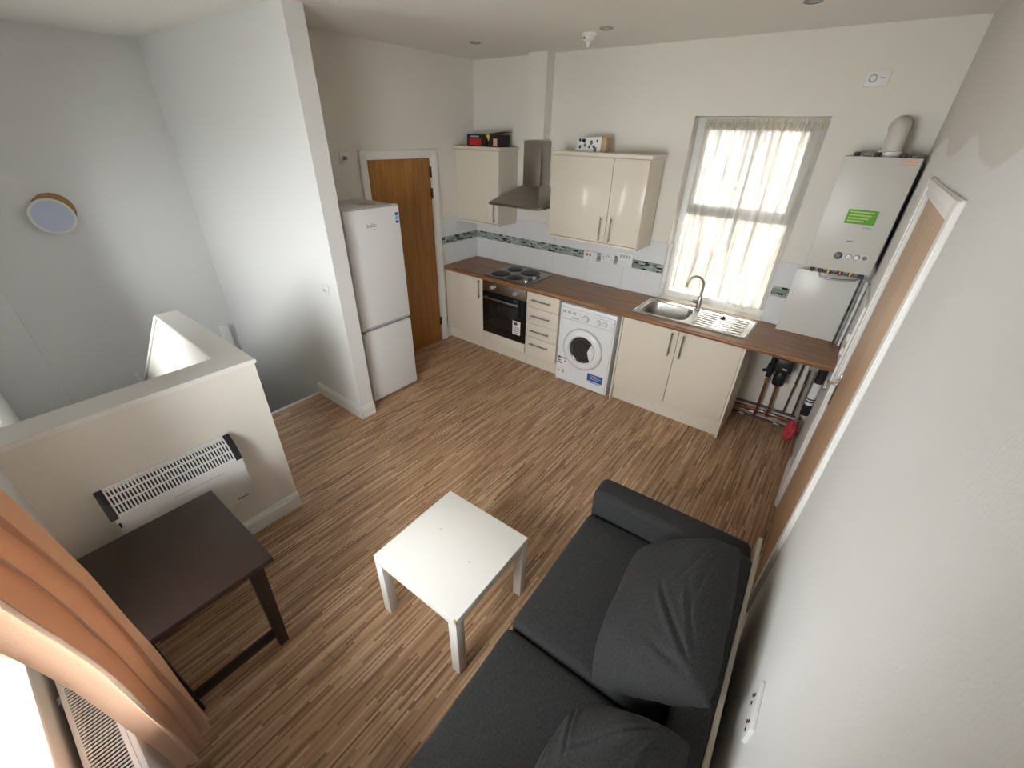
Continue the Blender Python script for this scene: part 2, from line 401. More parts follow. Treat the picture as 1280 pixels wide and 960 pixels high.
# half wall: heater wall and return with sloping stair side
hw = sroot('wall_half', (1.1, -3.6, 0), 'white half-height wall round the stairwell, with flat cap', 'wall')
bm = B(); box(bm, 1.035, 1.188, -4.22, -3.205, 0, 1.11); box(bm, 1.035, 1.186, -4.22, -3.205, ZL, -.2)
obj('wall_body', bm, WHITE_WALL, hw)
obj('wall_body', prism(B(), [(1.035, 1.11), (.04, 1.11), (-1.75, -.143), (-1.75, ZL), (1.035, ZL)], 'y', -3.32, -3.21), WHITE_WALL, hw)
bm = B(); prism(bm, [(1.2, -3.195), (1.2, -4.22), (1.022, -4.22), (1.022, -3.332), (.045, -3.332), (.045, -3.195)], 'z', 1.11, 1.135)
bmesh.ops.bevel(bm, geom=list(bm.edges), offset=.004, segments=2, affect='EDGES')
obj('cap', bm, TRIM, hw)
obj('cap', prism(B(), [(.045, 1.135), (-1.74, -.11), (-1.74, -.135), (.045, 1.11)], 'y', -3.332, -3.195), TRIM, hw)
obj('cap', bx(1.184, 1.2, -3.21, -3.205, 0, .001), TRIM, hw) if False else None
# stairs
st = sroot('staircase', (-.8, -2.76, ZL), 'stairs going down beside the partition wall', 'stairs')
tread = finish(bx(-.235, 0, -.44, .44, -.5, 0, bev=.004), 'step', mat('stair_carpet', (.12, .11, .10, 1), .95), False)
for i in range(6): piece('step', tread, (-.035-.235*i, -2.765, -.195*(i+1)), st)
struct('floor_lower', bx(-1.75, 1.03, -4.22, -2.32, ZL-.1, ZL), mat('lower_carpet', (.55, .53, .50, 1), .95), 'stairwell landing floor', 'floor')
tb = struct('trim_1', bx(-1.75, -1.70, -2.48, -2.40, ZL, .28, bev=.004), TRIM, 'small white post end in the stairwell corner', 'trim')
nose = struct('trim_2', bx(-.045, -.01, -3.2, -2.335, -.02, .006, bev=.003), TRIM, 'white nosing along the stair edge of the floor', 'trim')
# boxing of the hood duct
struct('trim_3', bx(.785, .99, -.125, 0, 2.185, HC), WHITE_WALL, 'white boxed duct between cooker hood and ceiling', 'boxing')

# --- baseboards (moulded)
def skirt(name, a, b, nrm, label, h=.12, t=.018):
    a = Vector(a); b = Vector(b); nrm = Vector(nrm); bm = B()
    prof = [(0, 0), (t, 0), (t, h*.72), (t*.72, h*.76), (t*.72, h*.86), (t*.4, h*.94), (t*.3, h), (0, h)]
    R = [[bm.verts.new(p+nrm*o+Vector((0, 0, z))) for o, z in prof] for p in (a, b)]
    n = len(prof)
    for i in range(n): bm.faces.new((R[0][i], R[0][(i+1) % n], R[1][(i+1) % n], R[1][i]))
    bm.faces.new(R[0]); bm.faces.new(R[1][::-1])
    o = struct(name, bm, TRIM, label, 'baseboard'); return o
skirt('baseboard_partition', (-.03, -2.32, 0), (.678, -2.32, 0), (0, -1, 0), 'white moulded baseboard on the partition, stairwell side')
skirt('baseboard_partition_end', (.66, -2.338, 0), (.66, -2.19, 0), (1, 0, 0), 'white moulded baseboard round the partition end')
skirt('baseboard_half_wall', (1.188, -4.22, 0), (1.188, -3.205, 0), (1, 0, 0), 'white moulded baseboard under the convector heater')
skirt('baseboard_right', (X1, -4.375, 0), (X1, -2.2, 0), (-1, 0, 0), 'white moulded baseboard behind the sofa')
skirt('baseboard_right_far', (X1, -1.0, 0), (X1, -.6, 0), (-1, 0, 0), 'white moulded baseboard between the pale door and pipes')
skirt('baseboard_front', (1.206, -4.22, 0), (1.66, -4.22, 0), (0, 1, 0), 'white moulded baseboard behind the dark table')

# --- door_1 (left wall, orange oak) and door_2 (right wall, pale oak)
def frame_profile_box(bm, *a): box(bm, *a, bev=.004)
d1 = sroot('door_1', (0, -1.057, 0), 'orange oak door beside the fridge freezer', 'door')
obj('door_leaf', bx(-.055, -.015, -1.4385, -.6755, .001, 2.0085, bev=.0015), OAK, d1)
bm = B()
box(bm, -.12, 0, DY0-.003, DY0, 0, DZ); box(bm, -.12, 0, DY1, DY1+.003, 0, DZ); box(bm, -.12, 0, DY1, DY0, DZ-.003, DZ); box(bm, -.119, -.0565, DY0-.02, DY0-.0035, 0, DZ-.004); box(bm, -.119, -.0565, DY1+.0035, DY1+.02, 0, DZ-.004); box(bm, -.118, -.0565, DY1+.02, DY0-.02, DZ-.02, DZ-.004); box(bm, -.118, -.0565, DY1+.02, DY0-.02, -.0124, .02)
obj('door_lining', bm, TRIM, d1)
bm = B()
for o, t in ((0, .016), (.03, .024)):
    box(bm, 0, t, DY0+o, DY0+.075-o*.1, 0, DZ+.075-o*.1, bev=.004)
    box(bm, 0, t, DY1-.075+o*.1, DY1-o, 0, DZ+.075-o*.1, bev=.004)
    box(bm, 0, t-.0007, DY1-.068, DY0+.068, DZ+o, DZ+.0735-o*.1, bev=.004)
obj('architrave', bm, TRIM, d1)
for z in (1.88, 1.68, .25): obj('hinge', cyl(bx(-.016, .0, DY0-.012, DY0-.002, z-.05, z+.05), (.003, DY0-.007, z-.05), (.003, DY0-.007, z+.05), .006, n=10), HINGE, d1)
d2 = sroot('door_2', (X1, -1.6, 0), 'pale oak door with lever handle in the long white wall', 'door')
obj('door_leaf', bx(X1+.003, X1+.043, RY1+.0105, RY0-.0105, .001, RZ-.0105, bev=.0015), OAKP, d2)
bm = B()
box(bm, X1+.002, X1+.12, RY0-.010, RY0, 0, RZ); box(bm, X1+.002, X1+.12, RY1, RY1+.010, 0, RZ); box(bm, X1+.002, X1+.12, RY1, RY0, RZ-.010, RZ); box(bm, X1+.0445, X1+.119, RY0-.03, RY0-.011, 0, RZ-.011); box(bm, X1+.0445, X1+.119, RY1+.011, RY1+.03, 0, RZ-.011); box(bm, X1+.0445, X1+.118, RY1+.03, RY0-.03, RZ-.03, RZ-.011); box(bm, X1+.044, X1+.117, RY1+.03, RY0-.03, -.0124, .02)
obj('door_lining', bm, TRIM, d2)
bm = B()
for o, t in ((0, .014), (.03, .020)):
    box(bm, X1-t, X1, RY0+o, RY0+.12-o*.1, 0, RZ+.07-o*.1, bev=.004)
    box(bm, X1-t, X1, RY1-.10+o*.1, RY1-o, 0, RZ+.07-o*.1, bev=.004)
    box(bm, X1-t+.0007, X1, RY1-.092, RY0+.112, RZ+o, RZ+.0685-o*.1, bev=.004)
obj('architrave', bm, TRIM, d2)
for z in (1.88, 1.66, .25): obj('hinge', cyl(bx(X1-.002, X1+.02, RY1+.006, RY1+.020, z-.05, z+.05), (X1-.005, RY1+.012, z-.05), (X1-.005, RY1+.012, z+.05), .006, n=10), HINGE, d2)
hd = obj('handle_plate', bx(X1-.006, X1+.0035, -1.235, -1.195, .93, 1.13, bev=.003), CHROME, d2)
obj('lever', tube(B(), [(X1-.004, -1.215, 1.06), (X1-.05, -1.215, 1.06), (X1-.058, -1.225, 1.06), (X1-.058, -1.33, 1.06)], .0095), CHROME, hd)

# --- window_1 (kitchen)
w1 = sroot('window_1', (2.79, .15, WB), 'kitchen window with white plastic frame behind net curtains', 'window')
bm = B(); y0, y1 = .115, .175
box(bm, WL, WL+.055, y0, y1, WB, WT, bev=.004); box(bm, WR-.055, WR, y0, y1, WB, WT, bev=.004)
box(bm, WL+.05, WR-.05, y0, y1, WT-.055, WT, bev=.004); box(bm, WL+.05, WR-.05, y0, y1, WB, WB+.055, bev=.004)
box(bm, WL+.05, WR-.05, y0, y1, 1.66, 1.72, bev=.004)
obj('frame', bm, WHITEP, w1)
bm = B(); y0, y1 = .098, .150
a, b, c, d = WL+.05, WR-.05, 1.70, WT-.045
box(bm, a, a+.05, y0, y1, c, d, bev=.004); box(bm, b-.05, b, y0, y1, c, d, bev=.004); box(bm, a+.045, b-.045, y0, y1, d-.05, d, bev=.004); box(bm, a+.045, b-.045, y0, y1, c, c+.05, bev=.004)
obj('sash', bm, WHITEP, w1)
obj('pane', bx(WL+.05, WR-.05, .140, .146, WB+.05, 1.665), GLASS, w1, smooth=False)
obj('pane', bx(a+.045, b-.045, .130, .136, c+.045, d-.045), GLASS, w1, smooth=False)
# tiled sill
sillt = finish(bx(-.0985, .0985, -.056, .056, -.01, 0, bev=.0015), 'sill_tile', mat('cream_tile', (.72, .69, .62, 1), .2), False)
xs = WL+.1
while xs < WR:
    piece('sill_tile', sillt, (min(xs, WR-.1), .058, WB+.001), w1); xs += .2
revt = finish(bx(-.004, .004, -.055, .055, -.0, .245, bev=.001), 'reveal_tile', TILE, False)
for k in range(2):
    for xx in (WL+.004, WR-.004): piece('reveal_tile', revt, (xx, .058, WB+.002+k*.247), w1)

# --- window_2 (front)
w2 = sroot('window_2', (2.75, -4.5, FB), 'front window with white sill beside the orange curtain', 'window')
def win(root, x0, x1, z0, z1, y0, y1, mull):
    bm = B(); t = .06
    box(bm, x0, x0+t, y0, y1, z0, z1, bev=.004); box(bm, x1-t, x1, y0, y1, z0, z1, bev=.004)
    box(bm, x0+t-.004, x1-t+.004, y0, y1, z1-t, z1, bev=.004); box(bm, x0+t-.004, x1-t+.004, y0, y1, z0, z0+t, bev=.004)
    xs = [x0+t]+[v for m_ in mull for v in (m_-t/2, m_+t/2)]+[x1-t]
    for m_ in mull: box(bm, m_-t/2, m_+t/2, y0, y1, z0+t-.004, z1-t+.004, bev=.004)
    obj('frame', bm, WHITEP, root)
    ym = (y0+y1)/2
    for k in range(0, len(xs), 2): obj('pane', bx(xs[k]-.004, xs[k+1]+.004, ym-.003, ym+.003, z0+t-.004, z1-t+.004), GLASS, root, smooth=False)
win(w2, FL, FR, FB, FT, -4.56, -4.50, [2.475])
obj('sill', bx(FL, FR, -4.50, -4.362, FB-.001, FB+.022, bev=.006), TRIM, w2)
w3 = sroot('window_3', (-.295, -4.45, SB), 'stairwell window', 'window')
win(w3, SL, SR, SB, ST, -4.44, -4.38, [])

# --- tiles on the back and left wall
TZ = [(.912, 1.141), (1.221, 1.415)]
def tiles_back(xa, xb, seams):
    xs = [xa]+[s for s in seams if xa < s < xb]+[xb]
    for za, zb in TZ:
        for a, b in zip(xs, xs[1:]):
            obj('tile', bx(a+.0012, b-.0012, -.008, 0, za+.0012, zb-.0012, bev=.0012), TILE, wall_back, smooth=False)
tiles_back(.0085, WL, [.31, .716, 1.127, 1.54, 1.94])
tiles_back(WR, X1, [3.55])
ys = [-.59, -.41, -.0085]
for za, zb in TZ:
    for a, b in zip(ys, ys[1:]): obj('tile', bx(0, .008, a+.0012, b-.0012, za+.0012, zb-.0012, bev=.0012), TILE, wall_left, smooth=False)
def mosaic(parent, a, b, plane):
    bm = B(); g = .0018; rows = 5; h = (1.221-1.141)/rows; rnd = random.Random(3+int(a*100))
    for r in range(rows):
        t = a-rnd.random()*.04
        while t < b:
            L_ = rnd.choice((.022, .035, .045, .06)); u0, u1 = max(t, a), min(t+L_, b)
            if u1-u0 > .006:
                z0 = 1.141+r*h+g/2; z1 = z0+h-g; dp = .0075+rnd.random()*.002
                if plane == 'y': box(bm, u0+g/2, u1-g/2, -dp, 0, z0, z1)
                else: box(bm, 0, dp, u0+g/2, u1-g/2, z0, z1)
            t += L_
    o = obj('mosaic_border', bm, MOSAIC, parent, smooth=False); o['kind'] = 'stuff'; o['label'] = 'border of small grey green and black mosaic pieces'
    bm = B()
    if plane == 'y': box(bm, a, b, -.005, 0, .912, 1.415)
    else: box(bm, 0, .005, a, b, .912, 1.415)
    obj('grout', bm, GROUT, parent, smooth=False)
mosaic(wall_back, .009, WL, 'y'); mosaic(wall_back, WR, X1, 'y'); mosaic(wall_left, -.59, -.009, 'x')

# ================================================================== kitchen run
FY = -.575   # face of doors
def bar_handle(parent, p, q, out=(0, -1, 0), r=.006, name='handle'):
    p = Vector(p); q = Vector(q); o = Vector(out)*.03; bm = B(); d = (q-p).normalized()
    cyl(bm, p+o-d*.02, q+o+d*.02, r, n=12)
    for s in (p, q): cyl(bm, s, s+o, r*.8, n=10)
    return obj(name, bm, HANDLE, parent)
# corner base cabinet
c = thing('base_cabinet', 'cream gloss single-door base cabinet between oak door and oven', 'cabinet', (.295, -.3, 0))
obj('body', bx(.002, .586, -.555, -.012, .15, .868), CREAMM, c)
d = obj('door', bx(.006, .584, FY-.019+.019, -.556, .153, .866, bev=.0025), CREAM, c)
bar_handle(d, (.548, FY, .66), (.548, FY, .83))
obj('plinth', bx(.002, .586, -.515, -.497, 0, .149), CREAMM, c)
# oven housing
c = thing('oven_housing', 'cream housing cabinet with filler panel under the black oven', 'cabinet', (.888, -.3, 0))
bm = B(); box(bm, .588, .604, -.555, -.012, .15, .868); box(bm, 1.172, 1.188, -.555, -.012, .15, .868); box(bm, .604, 1.172, -.555, -.012, .15, .252)
obj('body', bm, CREAMM, c); obj('filler_panel', bx(.590, 1.186, FY, -.556, .153, .256, bev=.002), CREAM, c)
obj('plinth', bx(.588, 1.188, -.515, -.497, 0, .149), CREAMM, c)
# oven
ov = thing('built_in_oven', 'black glass built-in oven with steel control panel', 'oven', (.888, -.3, .262))
obj('body', bx(.607, 1.169, -.555, -.05, .262, .862), DGREY, ov)
cp = obj('control_panel', bx(.592, 1.184, -.577, -.556, .745, .866, bev=.003), HOODST, ov)
for x in (.735, 1.045):
    k = lathe(B(), (x, -.577, .802), (0, -1, 0), [(0.0, .030), (.017, .030), (.019, .026), (.020, .006), (.023, 0)], 24)
    kk = obj('knob', k, mat('satin_knob', (.75, .74, .72, 1), .3, .6), cp)
dr = obj('oven_door', bx(.592, 1.184, -.580, -.556, .262, .740, bev=.004), BLACKG, ov)
obj('door_window', bx(.68, 1.096, -.5815, -.580, .36, .63, bev=.0005), mat('oven_window', (.018, .016, .014, 1), .05), dr)
hb = B(); box(hb, .632, 1.10, -.612, -.598, .672, .694, bev=.004); box(hb, .655, .67, -.60, -.580, .676, .690); box(hb, 1.062, 1.077, -.60, -.580, .676, .690)
obj('handle', hb, STEEL, dr)
lb = obj('sticker', bx(1.022, 1.125, -.5828, -.5805, .345, .500), PAPER, dr, smooth=False)
for z, wd in ((.47, .05), (.425, .08), (.405, .08), (.385, .08), (.365, .06)): obj('printed_line', bx(1.033, 1.033+wd, -.5832, -.5828, z-.004, z+.004), GREYPR, lb, smooth=False)
obj('printed_block', bx(1.04, 1.085, -.5832, -.5828, .455, .485), DPR, lb, smooth=False)
# drawers
c = thing('drawer_unit', 'cream four-drawer base unit between oven and washing machine', 'cabinet', (1.389, -.3, 0))
obj('body', bx(1.192, 1.586, -.555, -.012, .15, .868), CREAMM, c)
for a, b in ((.704, .866), (.529, .700), (.373, .525), (.153, .369)):
    d = obj('drawer', bx(1.195, 1.584, FY, -.556, a, b, bev=.0025), CREAM, c)
    zc = (a+b)/2+(.04 if b < .4 else 0.005); bar_handle(d, (1.285, FY, zc), (1.475, FY, zc))
obj('plinth', bx(1.190, 1.586, -.515, -.497, 0, .149), CREAMM, c)
# sink cabinet
c = thing('sink_cabinet', 'cream two-door base cabinet under the sink', 'cabinet', (2.754, -.3, 0))
obj('end_panel', bx(2.240, 2.256, -.578, -.012, 0, .868), CREAMM, c); obj('end_panel', bx(3.250, 3.268, -.578, -.012, 0, .868), CREAMM, c)
obj('body', box(bx(2.257, 3.249, -.555, -.53, .15, .868), 2.257, 3.249, -.53, -.012, .15, .168), CREAMM, c)
for x0, x1, hx in ((2.259, 2.752, 2.705), (2.756, 3.248, 2.802)):
    d = obj('door', bx(x0, x1, FY, -.556, .163, .866, bev=.0025), CREAM, c); bar_handle(d, (hx, FY, .655), (hx, FY, .825))
obj('plinth', bx(2.257, 3.249, -.535, -.517, 0, .155), CREAMM, c)
# worktop (cut out for the sink bowl and hob)
SX0, SX1, SY0, SY1 = 2.29, 3.235, -.515, -.055
BX0, BX1, BY0, BY1 = 2.335, 2.735, -.47, -.135
bm = B(); D0 = -.605
for a, b, e, f in ((.0, BX0-.01, D0, -.009), (BX1+.01, X1-.001, D0, -.009), (BX0-.01, BX1+.01, D0, BY0-.01), (BX0-.01, BX1+.01, BY1+.01, -.009)):
    box(bm, a if a else .009, b, e+.004, f, .872, .910)
tube(bm, [(.009, D0+.0185, .891), (X1-.001, D0+.0185, .891)], .0187, 16)
wt = tag(obj('worktop', bm, WORKTOP, None), 'brown wood-effect kitchen worktop over the whole run', 'worktop')
# hob
hb = thing('electric_hob', 'steel electric hob with four dark solid plates', 'hob', (.89, -.31, .910))
obj('hob_plate', bx(.600, 1.180, -.562, -.070, .9105, .919, bev=.004), mat('hob_steel', (.28, .27, .25, 1), .28, 1), hb)
for x, y, r in ((.725, -.425, .088), (.745, -.19, .075), (.965, -.20, .095), (.935, -.44, .075)):
    pl = obj('hot_plate', lathe(B(), (x, y, .9188), (0, 0, 1), [(0, .008), (r*.30, .008), (r*.34, .0065), (r*.40, .009), (r*.62, .0095), (r*.66, .0085), (r*.94, .0095), (r, .008), (r, 0)], 36), mat('cast_iron', (.035, .03, .026, 1), .42, .3), hb)
    obj('plate_rim', lathe(B(), (x, y, .9188), (0, 0, 1), [(r, 0), (r, .005), (r+.006, .006), (r+.016, .001), (r+.016, 0)], 36), mat('hob_rim', (.02, .018, .016, 1), .25, .6), hb)
for k in range(4): obj('knob', lathe(B(), (1.118, -.50+k*.075, .9188), (0, 0, 1), [(.020, 0), (.019, .016), (.015, .022), (0, .022)], 20), DGREY if k % 2 else CHROME, hb)
# sink
sk = thing('kitchen_sink', 'stainless steel sink with bowl and ribbed drainer', 'sink', (2.76, -.28, .910))
def ring_loft(bm, loops, close_last=True):
    R = [[bm.verts.new(p) for p in lp] for lp in loops]
    n = len(R[0])
    for a, b in zip(R, R[1:]):
        for k in range(n): bm.faces.new((a[k], a[(k+1) % n], b[(k+1) % n], b[k]))
    if close_last: bm.faces.new(R[-1])
    return R
bm = B()
def lp(x0, x1, y0, y1, r, z): return [(x, y, z) for x, y in rbox2d(x0, x1, y0, y1, r, 6)]
out0 = lp(BX0-.006, BX1+.006, BY0-.006, BY1+.006, .085, .9165)
ring_loft(bm, [out0, lp(BX0, BX1, BY0, BY1, .08, .912), lp(BX0+.008, BX1-.008, BY0+.008, BY1-.008, .075, .88), lp(BX0+.022, BX1-.022, BY0+.022, BY1-.022, .07, .778), lp(BX0+.05, BX1-.05, BY0+.05, BY1-.05, .06, .765)])
obj('bowl', bm, STEEL, sk)
bm = B()   # flange and drainer as one plate around the bowl
outer = rbox2d(SX0, SX1, SY0, SY1, .03, 6); inner = rbox2d(BX0-.006, BX1+.006, BY0-.006, BY1+.006, .085, 6)
n = len(outer)
vo2 = [bm.verts.new((x, y, .9105)) for x, y in outer]
vo = [bm.verts.new((x, y, .9165)) for x, y in rbox2d(SX0+.006, SX1-.006, SY0+.006, SY1-.006, .026, 6)]
vi = [bm.verts.new((x, y, .9165)) for x, y in inner]
for k in range(n):
    bm.faces.new((vo2[k], vo2[(k+1) % n], vo[(k+1) % n], vo[k])); bm.faces.new((vo[k], vo[(k+1) % n], vi[(k+1) % n], vi[k]))
obj('flange', bm, STEEL, sk)
rim = B(); tube(rim, [(x, y, .917) for x, y in rbox2d(SX0+.012, SX1-.012, SY0+.012, SY1-.012, .024, 5)]+[(SX1-.012, SY1-.036, .917)], .004, 8)
obj('raised_rim', rim, CHROME, sk)
for k in range(7):
    y = -.455+k*.052; obj('drainer_rib', box(B(), 2.80, 3.185, y, y+.018, .9155, .9215, bev=.0028), CHROME, sk)
obj('waste', lathe(B(), (2.535, -.30, .7655), (0, 0, 1), [(0, .001), (.02, .001), (.034, .003), (.038, 0)], 24), CHROME, sk)
# tap
tp = thing('kitchen_tap', 'chrome mixer tap with tall curved spout behind the sink', 'tap', (2.742, -.10, .917))
bx_, by_ = 2.742, -.098
obj('tap_body', lathe(B(), (bx_, by_, .917), (0, 0, 1), [(.028, 0), (.027, .008), (.021, .012), (.021, .11), (.017, .12), (0, .12)], 24), STEEL, tp)
pts = [(bx_, by_, 1.03), (bx_, by_, 1.13)]
dirx, diry = -.93, -.36; Rr = .068
for i in range(13):
    a = PI*1.08*i/12; s_ = Rr*(1-math.cos(a)); pts.append((bx_+dirx*s_, by_+diry*s_, 1.13+Rr*math.sin(a)*1.15))
obj('spout', tube(B(), pts, .0105, 14), STEEL, tp)
obj('lever', tube(B(), [(bx_, by_, .985), (bx_-.03, by_-.02, .987), (bx_-.055, by_-.03, .993)], .012, 12, [.016, .016, .012]), STEEL, tp)
pg = tag(obj('sink_plug', lathe(lathe(B(), (2.985, -.20, .9215), (0, 0, 1), [(.020, 0), (.022, .006), (.012, .012), (0, .012)], 18), (2.985, -.20, .9335), (0, 0, 1), [(.005, 0), (.006, .012), (0, .014)], 10), BLACK), 'small black rubber plug lying on the drainer', 'plug')

# washing machine
wmc = thing('washing_machine', 'white front-loading washing machine under the worktop', 'washing machine', (1.905, -.33, 0))
obj('cabinet', bx(1.608, 2.203, -.585, -.06, .004, .85, bev=.012), ENAMEL, wmc)
fp = obj('front_panel', prism(B(), rbox2d(1.625, 2.186, .03, .700, .02), 'y', -.592, -.584), ENAMEL, wmc)
pan = obj('control_panel', bx(1.618, 2.193, -.600, -.583, .705, .815, bev=.006), ENAMEL, wmc)
dw = obj('detergent_drawer', prism(B(), [(1.632, .800), (1.632, .745), (1.69, .716), (1.842, .716), (1.842, .800)], 'y', -.604, -.5995), ENAMEL, pan)
for k in range(3): obj('print', bx(1.65+k*.055, 1.685+k*.055, -.6046, -.604, .765, .79), LGREYPR, dw, smooth=False)
text_mesh('indesit', .030, FACE_NY(1.79, -.6042, .733), GREYPR, 'logo', dw, shear=.2)
for x, r in ((1.90, .026), (2.035, .016), (2.10, .016)):
    k = obj('knob', lathe(B(), (x, -.5995, .752), (0, -1, 0), [(r+.006, 0), (r+.004, .004), (r, .006), (r*.92, .02), (0, .021)], 24), ENAMEL, pan)
    obj('knob_ring', lathe(B(), (x, -.5995, .752), (0, -1, 0), [(r+.006, .0008), (r+.006, .0012), (r+.010, .0012), (r+.010, 0)], 24), LGREYPR, pan)
for k in range(6): obj('print', bx(1.98+k*.03, 2.0+k*.03, -.6006, -.600, .788, .795), LGREYPR, pan, smooth=False)
for k in range(4): obj('print', bx(2.16, 2.175, -.6006, -.600, .728+k*.015, .733+k*.015), LGREYPR, pan, smooth=False)
DC = (1.897, -.592, .425)
do = obj('door_ring', lathe(B(), DC, (0, -1, 0), [(.212, -.002), (.212, .010), (.205, .020), (.175, .030), (.150, .030), (.137, .016), (.132, 0), (.132, -.002)], 56), ENAMEL, wmc)
obj('door_groove', lathe(B(), (DC[0], -.5925, DC[2]), (0, -1, 0), [(.213, 0), (.213, .003), (.219, .003), (.219, 0)], 56), LGREYPR, do)
obj('porthole_glass', lathe(B(), DC, (0, -1, 0), [(.136, .012), (.128, .006), (.10, -.0005+.004), (0, .002)], 48), mat('porthole', (.035, .036, .038, 1), .08, spec=.8), do)
obj('porthole_ring', lathe(B(), DC, (0, -1, 0), [(.100, .0045), (.102, .010), (.108, .012), (.114, .006)], 48), mat('porthole_ring', (.12, .12, .125, 1), .15, .6), do)
hm = B()
hp = [(DC[0]+.136*math.cos(a), DC[2]+.136*math.sin(a)) for a in [math.radians(-42+84*i/10) for i in range(11)]]+[(DC[0]+.078, DC[2]+.04), (DC[0]+.066, DC[2]), (DC[0]+.082, DC[2]-.05)]
prism(hm, hp, 'y', -.616, -.596); obj('door_handle', hm, ENAMEL, do)
bl = obj('sticker', bx(1.985, 2.152, -.5932, -.592, .118, .198), BLUEL, wmc, smooth=False)
for z, wd in ((.18, .09), (.163, .12), (.145, .10)): obj('printed_line', bx(2.015, 2.015+wd, -.5937, -.5932, z-.004, z+.004), LGREYPR, bl, smooth=False)
obj('sticker_footer', bx(1.985, 2.152, -.5932, -.592, .100, .1175), PAPER, wmc, smooth=False)
obj('printed_bar', bx(1.99, 2.14, -.5937, -.5932, .101, .108), BLUEL, wmc, smooth=False)
el = obj('energy_label', bx(1.628, 1.735, -.5932, -.592, .075, .285), PAPER, wmc, smooth=False)
for z0, z1, x0, x1, mm_ in ((.262, .283, 1.628, 1.735, LGREYPR), (.262, .282, 1.63, 1.66, DPR), (.228, .244, 1.635, 1.668, GREENP), (.203, .218, 1.635, 1.69, REDP), (.232, .246, 1.71, 1.728, DPR), (.15, .153, 1.635, 1.725, LGREYPR), (.10, .13, 1.64, 1.66, LGREYPR), (.10, .14, 1.69, 1.715, LGREYPR)):
    obj('print', bx(x0, x1, -.5938, -.5932, z0, z1), mm_, el, smooth=False)
for x in (1.65, 2.16):
    for y in (-.53, -.12): obj('foot', cyl(B(), (x, y, 0), (x, y, .006), .02), BLACK, wmc)

# wall cabinets
def wall_cab(x0, x1, label, doors, z0=1.375, z1=2.085):
    c = thing('wall_cabinet', label, 'cabinet', ((x0+x1)/2, -.16, z0))
    obj('body', bx(x0+.003, x1, -.302, -.010, z0, z1), CREAMM, c)
    obj('cornice', bx(x0+.003, x1+.012, -.335, -.010, z1+.001, z1+.032, bev=.004), CREAMM, c)
    obj('light_rail', bx(x0+.003, x1, -.325, -.30, z0-.006, z0+.018, bev=.003), CREAMM, c)
    for a, b, hx in doors:
        d = obj('door', bx(a, b, -.322, -.303, z0+.021, z1-.002, bev=.0025), CREAM, c)
        bar_handle(d, (hx, -.322, z0+.055), (hx, -.322, z0+.225))
wall_cab(0, .605, 'small single-door cream wall cabinet beside the cooker hood', [(.006, .603, .553)])
wall_cab(1.237, 2.165, 'wide two-door cream wall cabinet between hood and window', [(1.239, 1.846, 1.795), (1.850, 2.163, 1.896)])
# cooker hood
hd = thing('cooker_hood', 'steel chimney cooker hood above the hob', 'cooker hood', (.90, -.22, 1.615))
bm = B()
a = [(.600, -.47), (1.200, -.47), (1.200, -.010), (.600, -.010)]; t_ = [(.805, -.185), (1.015, -.185), (1.015, -.010), (.805, -.010)]
ring_loft(bm, [[(x, y, 1.615) for x, y in a], [(x, y, 1.640) for x, y in a], [(x, y, 1.79) for x, y in t_]])
bm.faces.new([v for v in bm.verts][:4])
obj('canopy', bm, HOODST, hd, smooth=False)
obj('chimney', bx(.807, 1.013, -.183, -.010, 1.788, 2.183, bev=.002), HOODST, hd)
for k in range(4): obj('button', cyl(B(), (.85+k*.03, -.470, 1.627), (.85+k*.03, -.473, 1.627), .006, n=12), DGREY, hd)

# boxes on top of the wall cabinets
b1 = thing('toaster_box', 'black and red printed carton on the small wall cabinet', 'box', (.28, -.20, 2.117))
obj('carton', bx(.13, .395, -.27, -.09, 2.117, 2.225, bev=.012), BLACK, b1)
obj('red_print', bx(.17, .33, -.2715, -.27, 2.125, 2.185), REDP, b1, smooth=False)
obj('title_print', bx(.185, .30, -.2715, -.27, 2.198, 2.210), LGREYPR, b1, smooth=False)
b2 = thing('appliance_carton', 'open black carton with pale red picture, on the small wall cabinet', 'box', (.49, -.20, 2.117))
obj('carton', bx(.415, .565, -.27, -.10, 2.117, 2.225), BLACK, b2)
obj('flap', prism(B(), [(.42, 2.226), (.60, 2.247), (.60, 2.250), (.42, 2.230)], 'y', -.27, -.11), BLACK, b2)
obj('picture_print', bx(.49, .54, -.2715, -.27, 2.125, 2.19), PINKP, b2, smooth=False)
obj('yellow_print', prism(B(), [(.395, 2.222), (.45, 2.222), (.43, 2.165)], 'y', -.2725, -.2705), YELP, b2, smooth=False)
b3 = thing('white_carton', 'white printed carton with brown side on the wide wall cabinet', 'box', (1.55, -.17, 2.117))
obj('carton', prism(B(), [(1.405, 2.117), (1.435, 2.215), (1.655, 2.235), (1.655, 2.117)], 'y', -.22, -.14), PAPER, b3, smooth=False)
obj('carton_side', bx(1.657, 1.70, -.215, -.14, 2.117, 2.225), CARD, b3)
rr = random.Random(5)
for k in range(12):
    x = 1.44+rr.random()*.19; z = 2.13+rr.random()*.075; s_ = .008+rr.random()*.012
    obj('print', prism(B(), [(x+s_*math.cos(q*1.05)*(.6+rr.random()*.5), z+s_*math.sin(q*1.05)) for q in range(6)], 'y', -.2208, -.2200), DPR if k % 3 else GREYPR, b3, smooth=False)

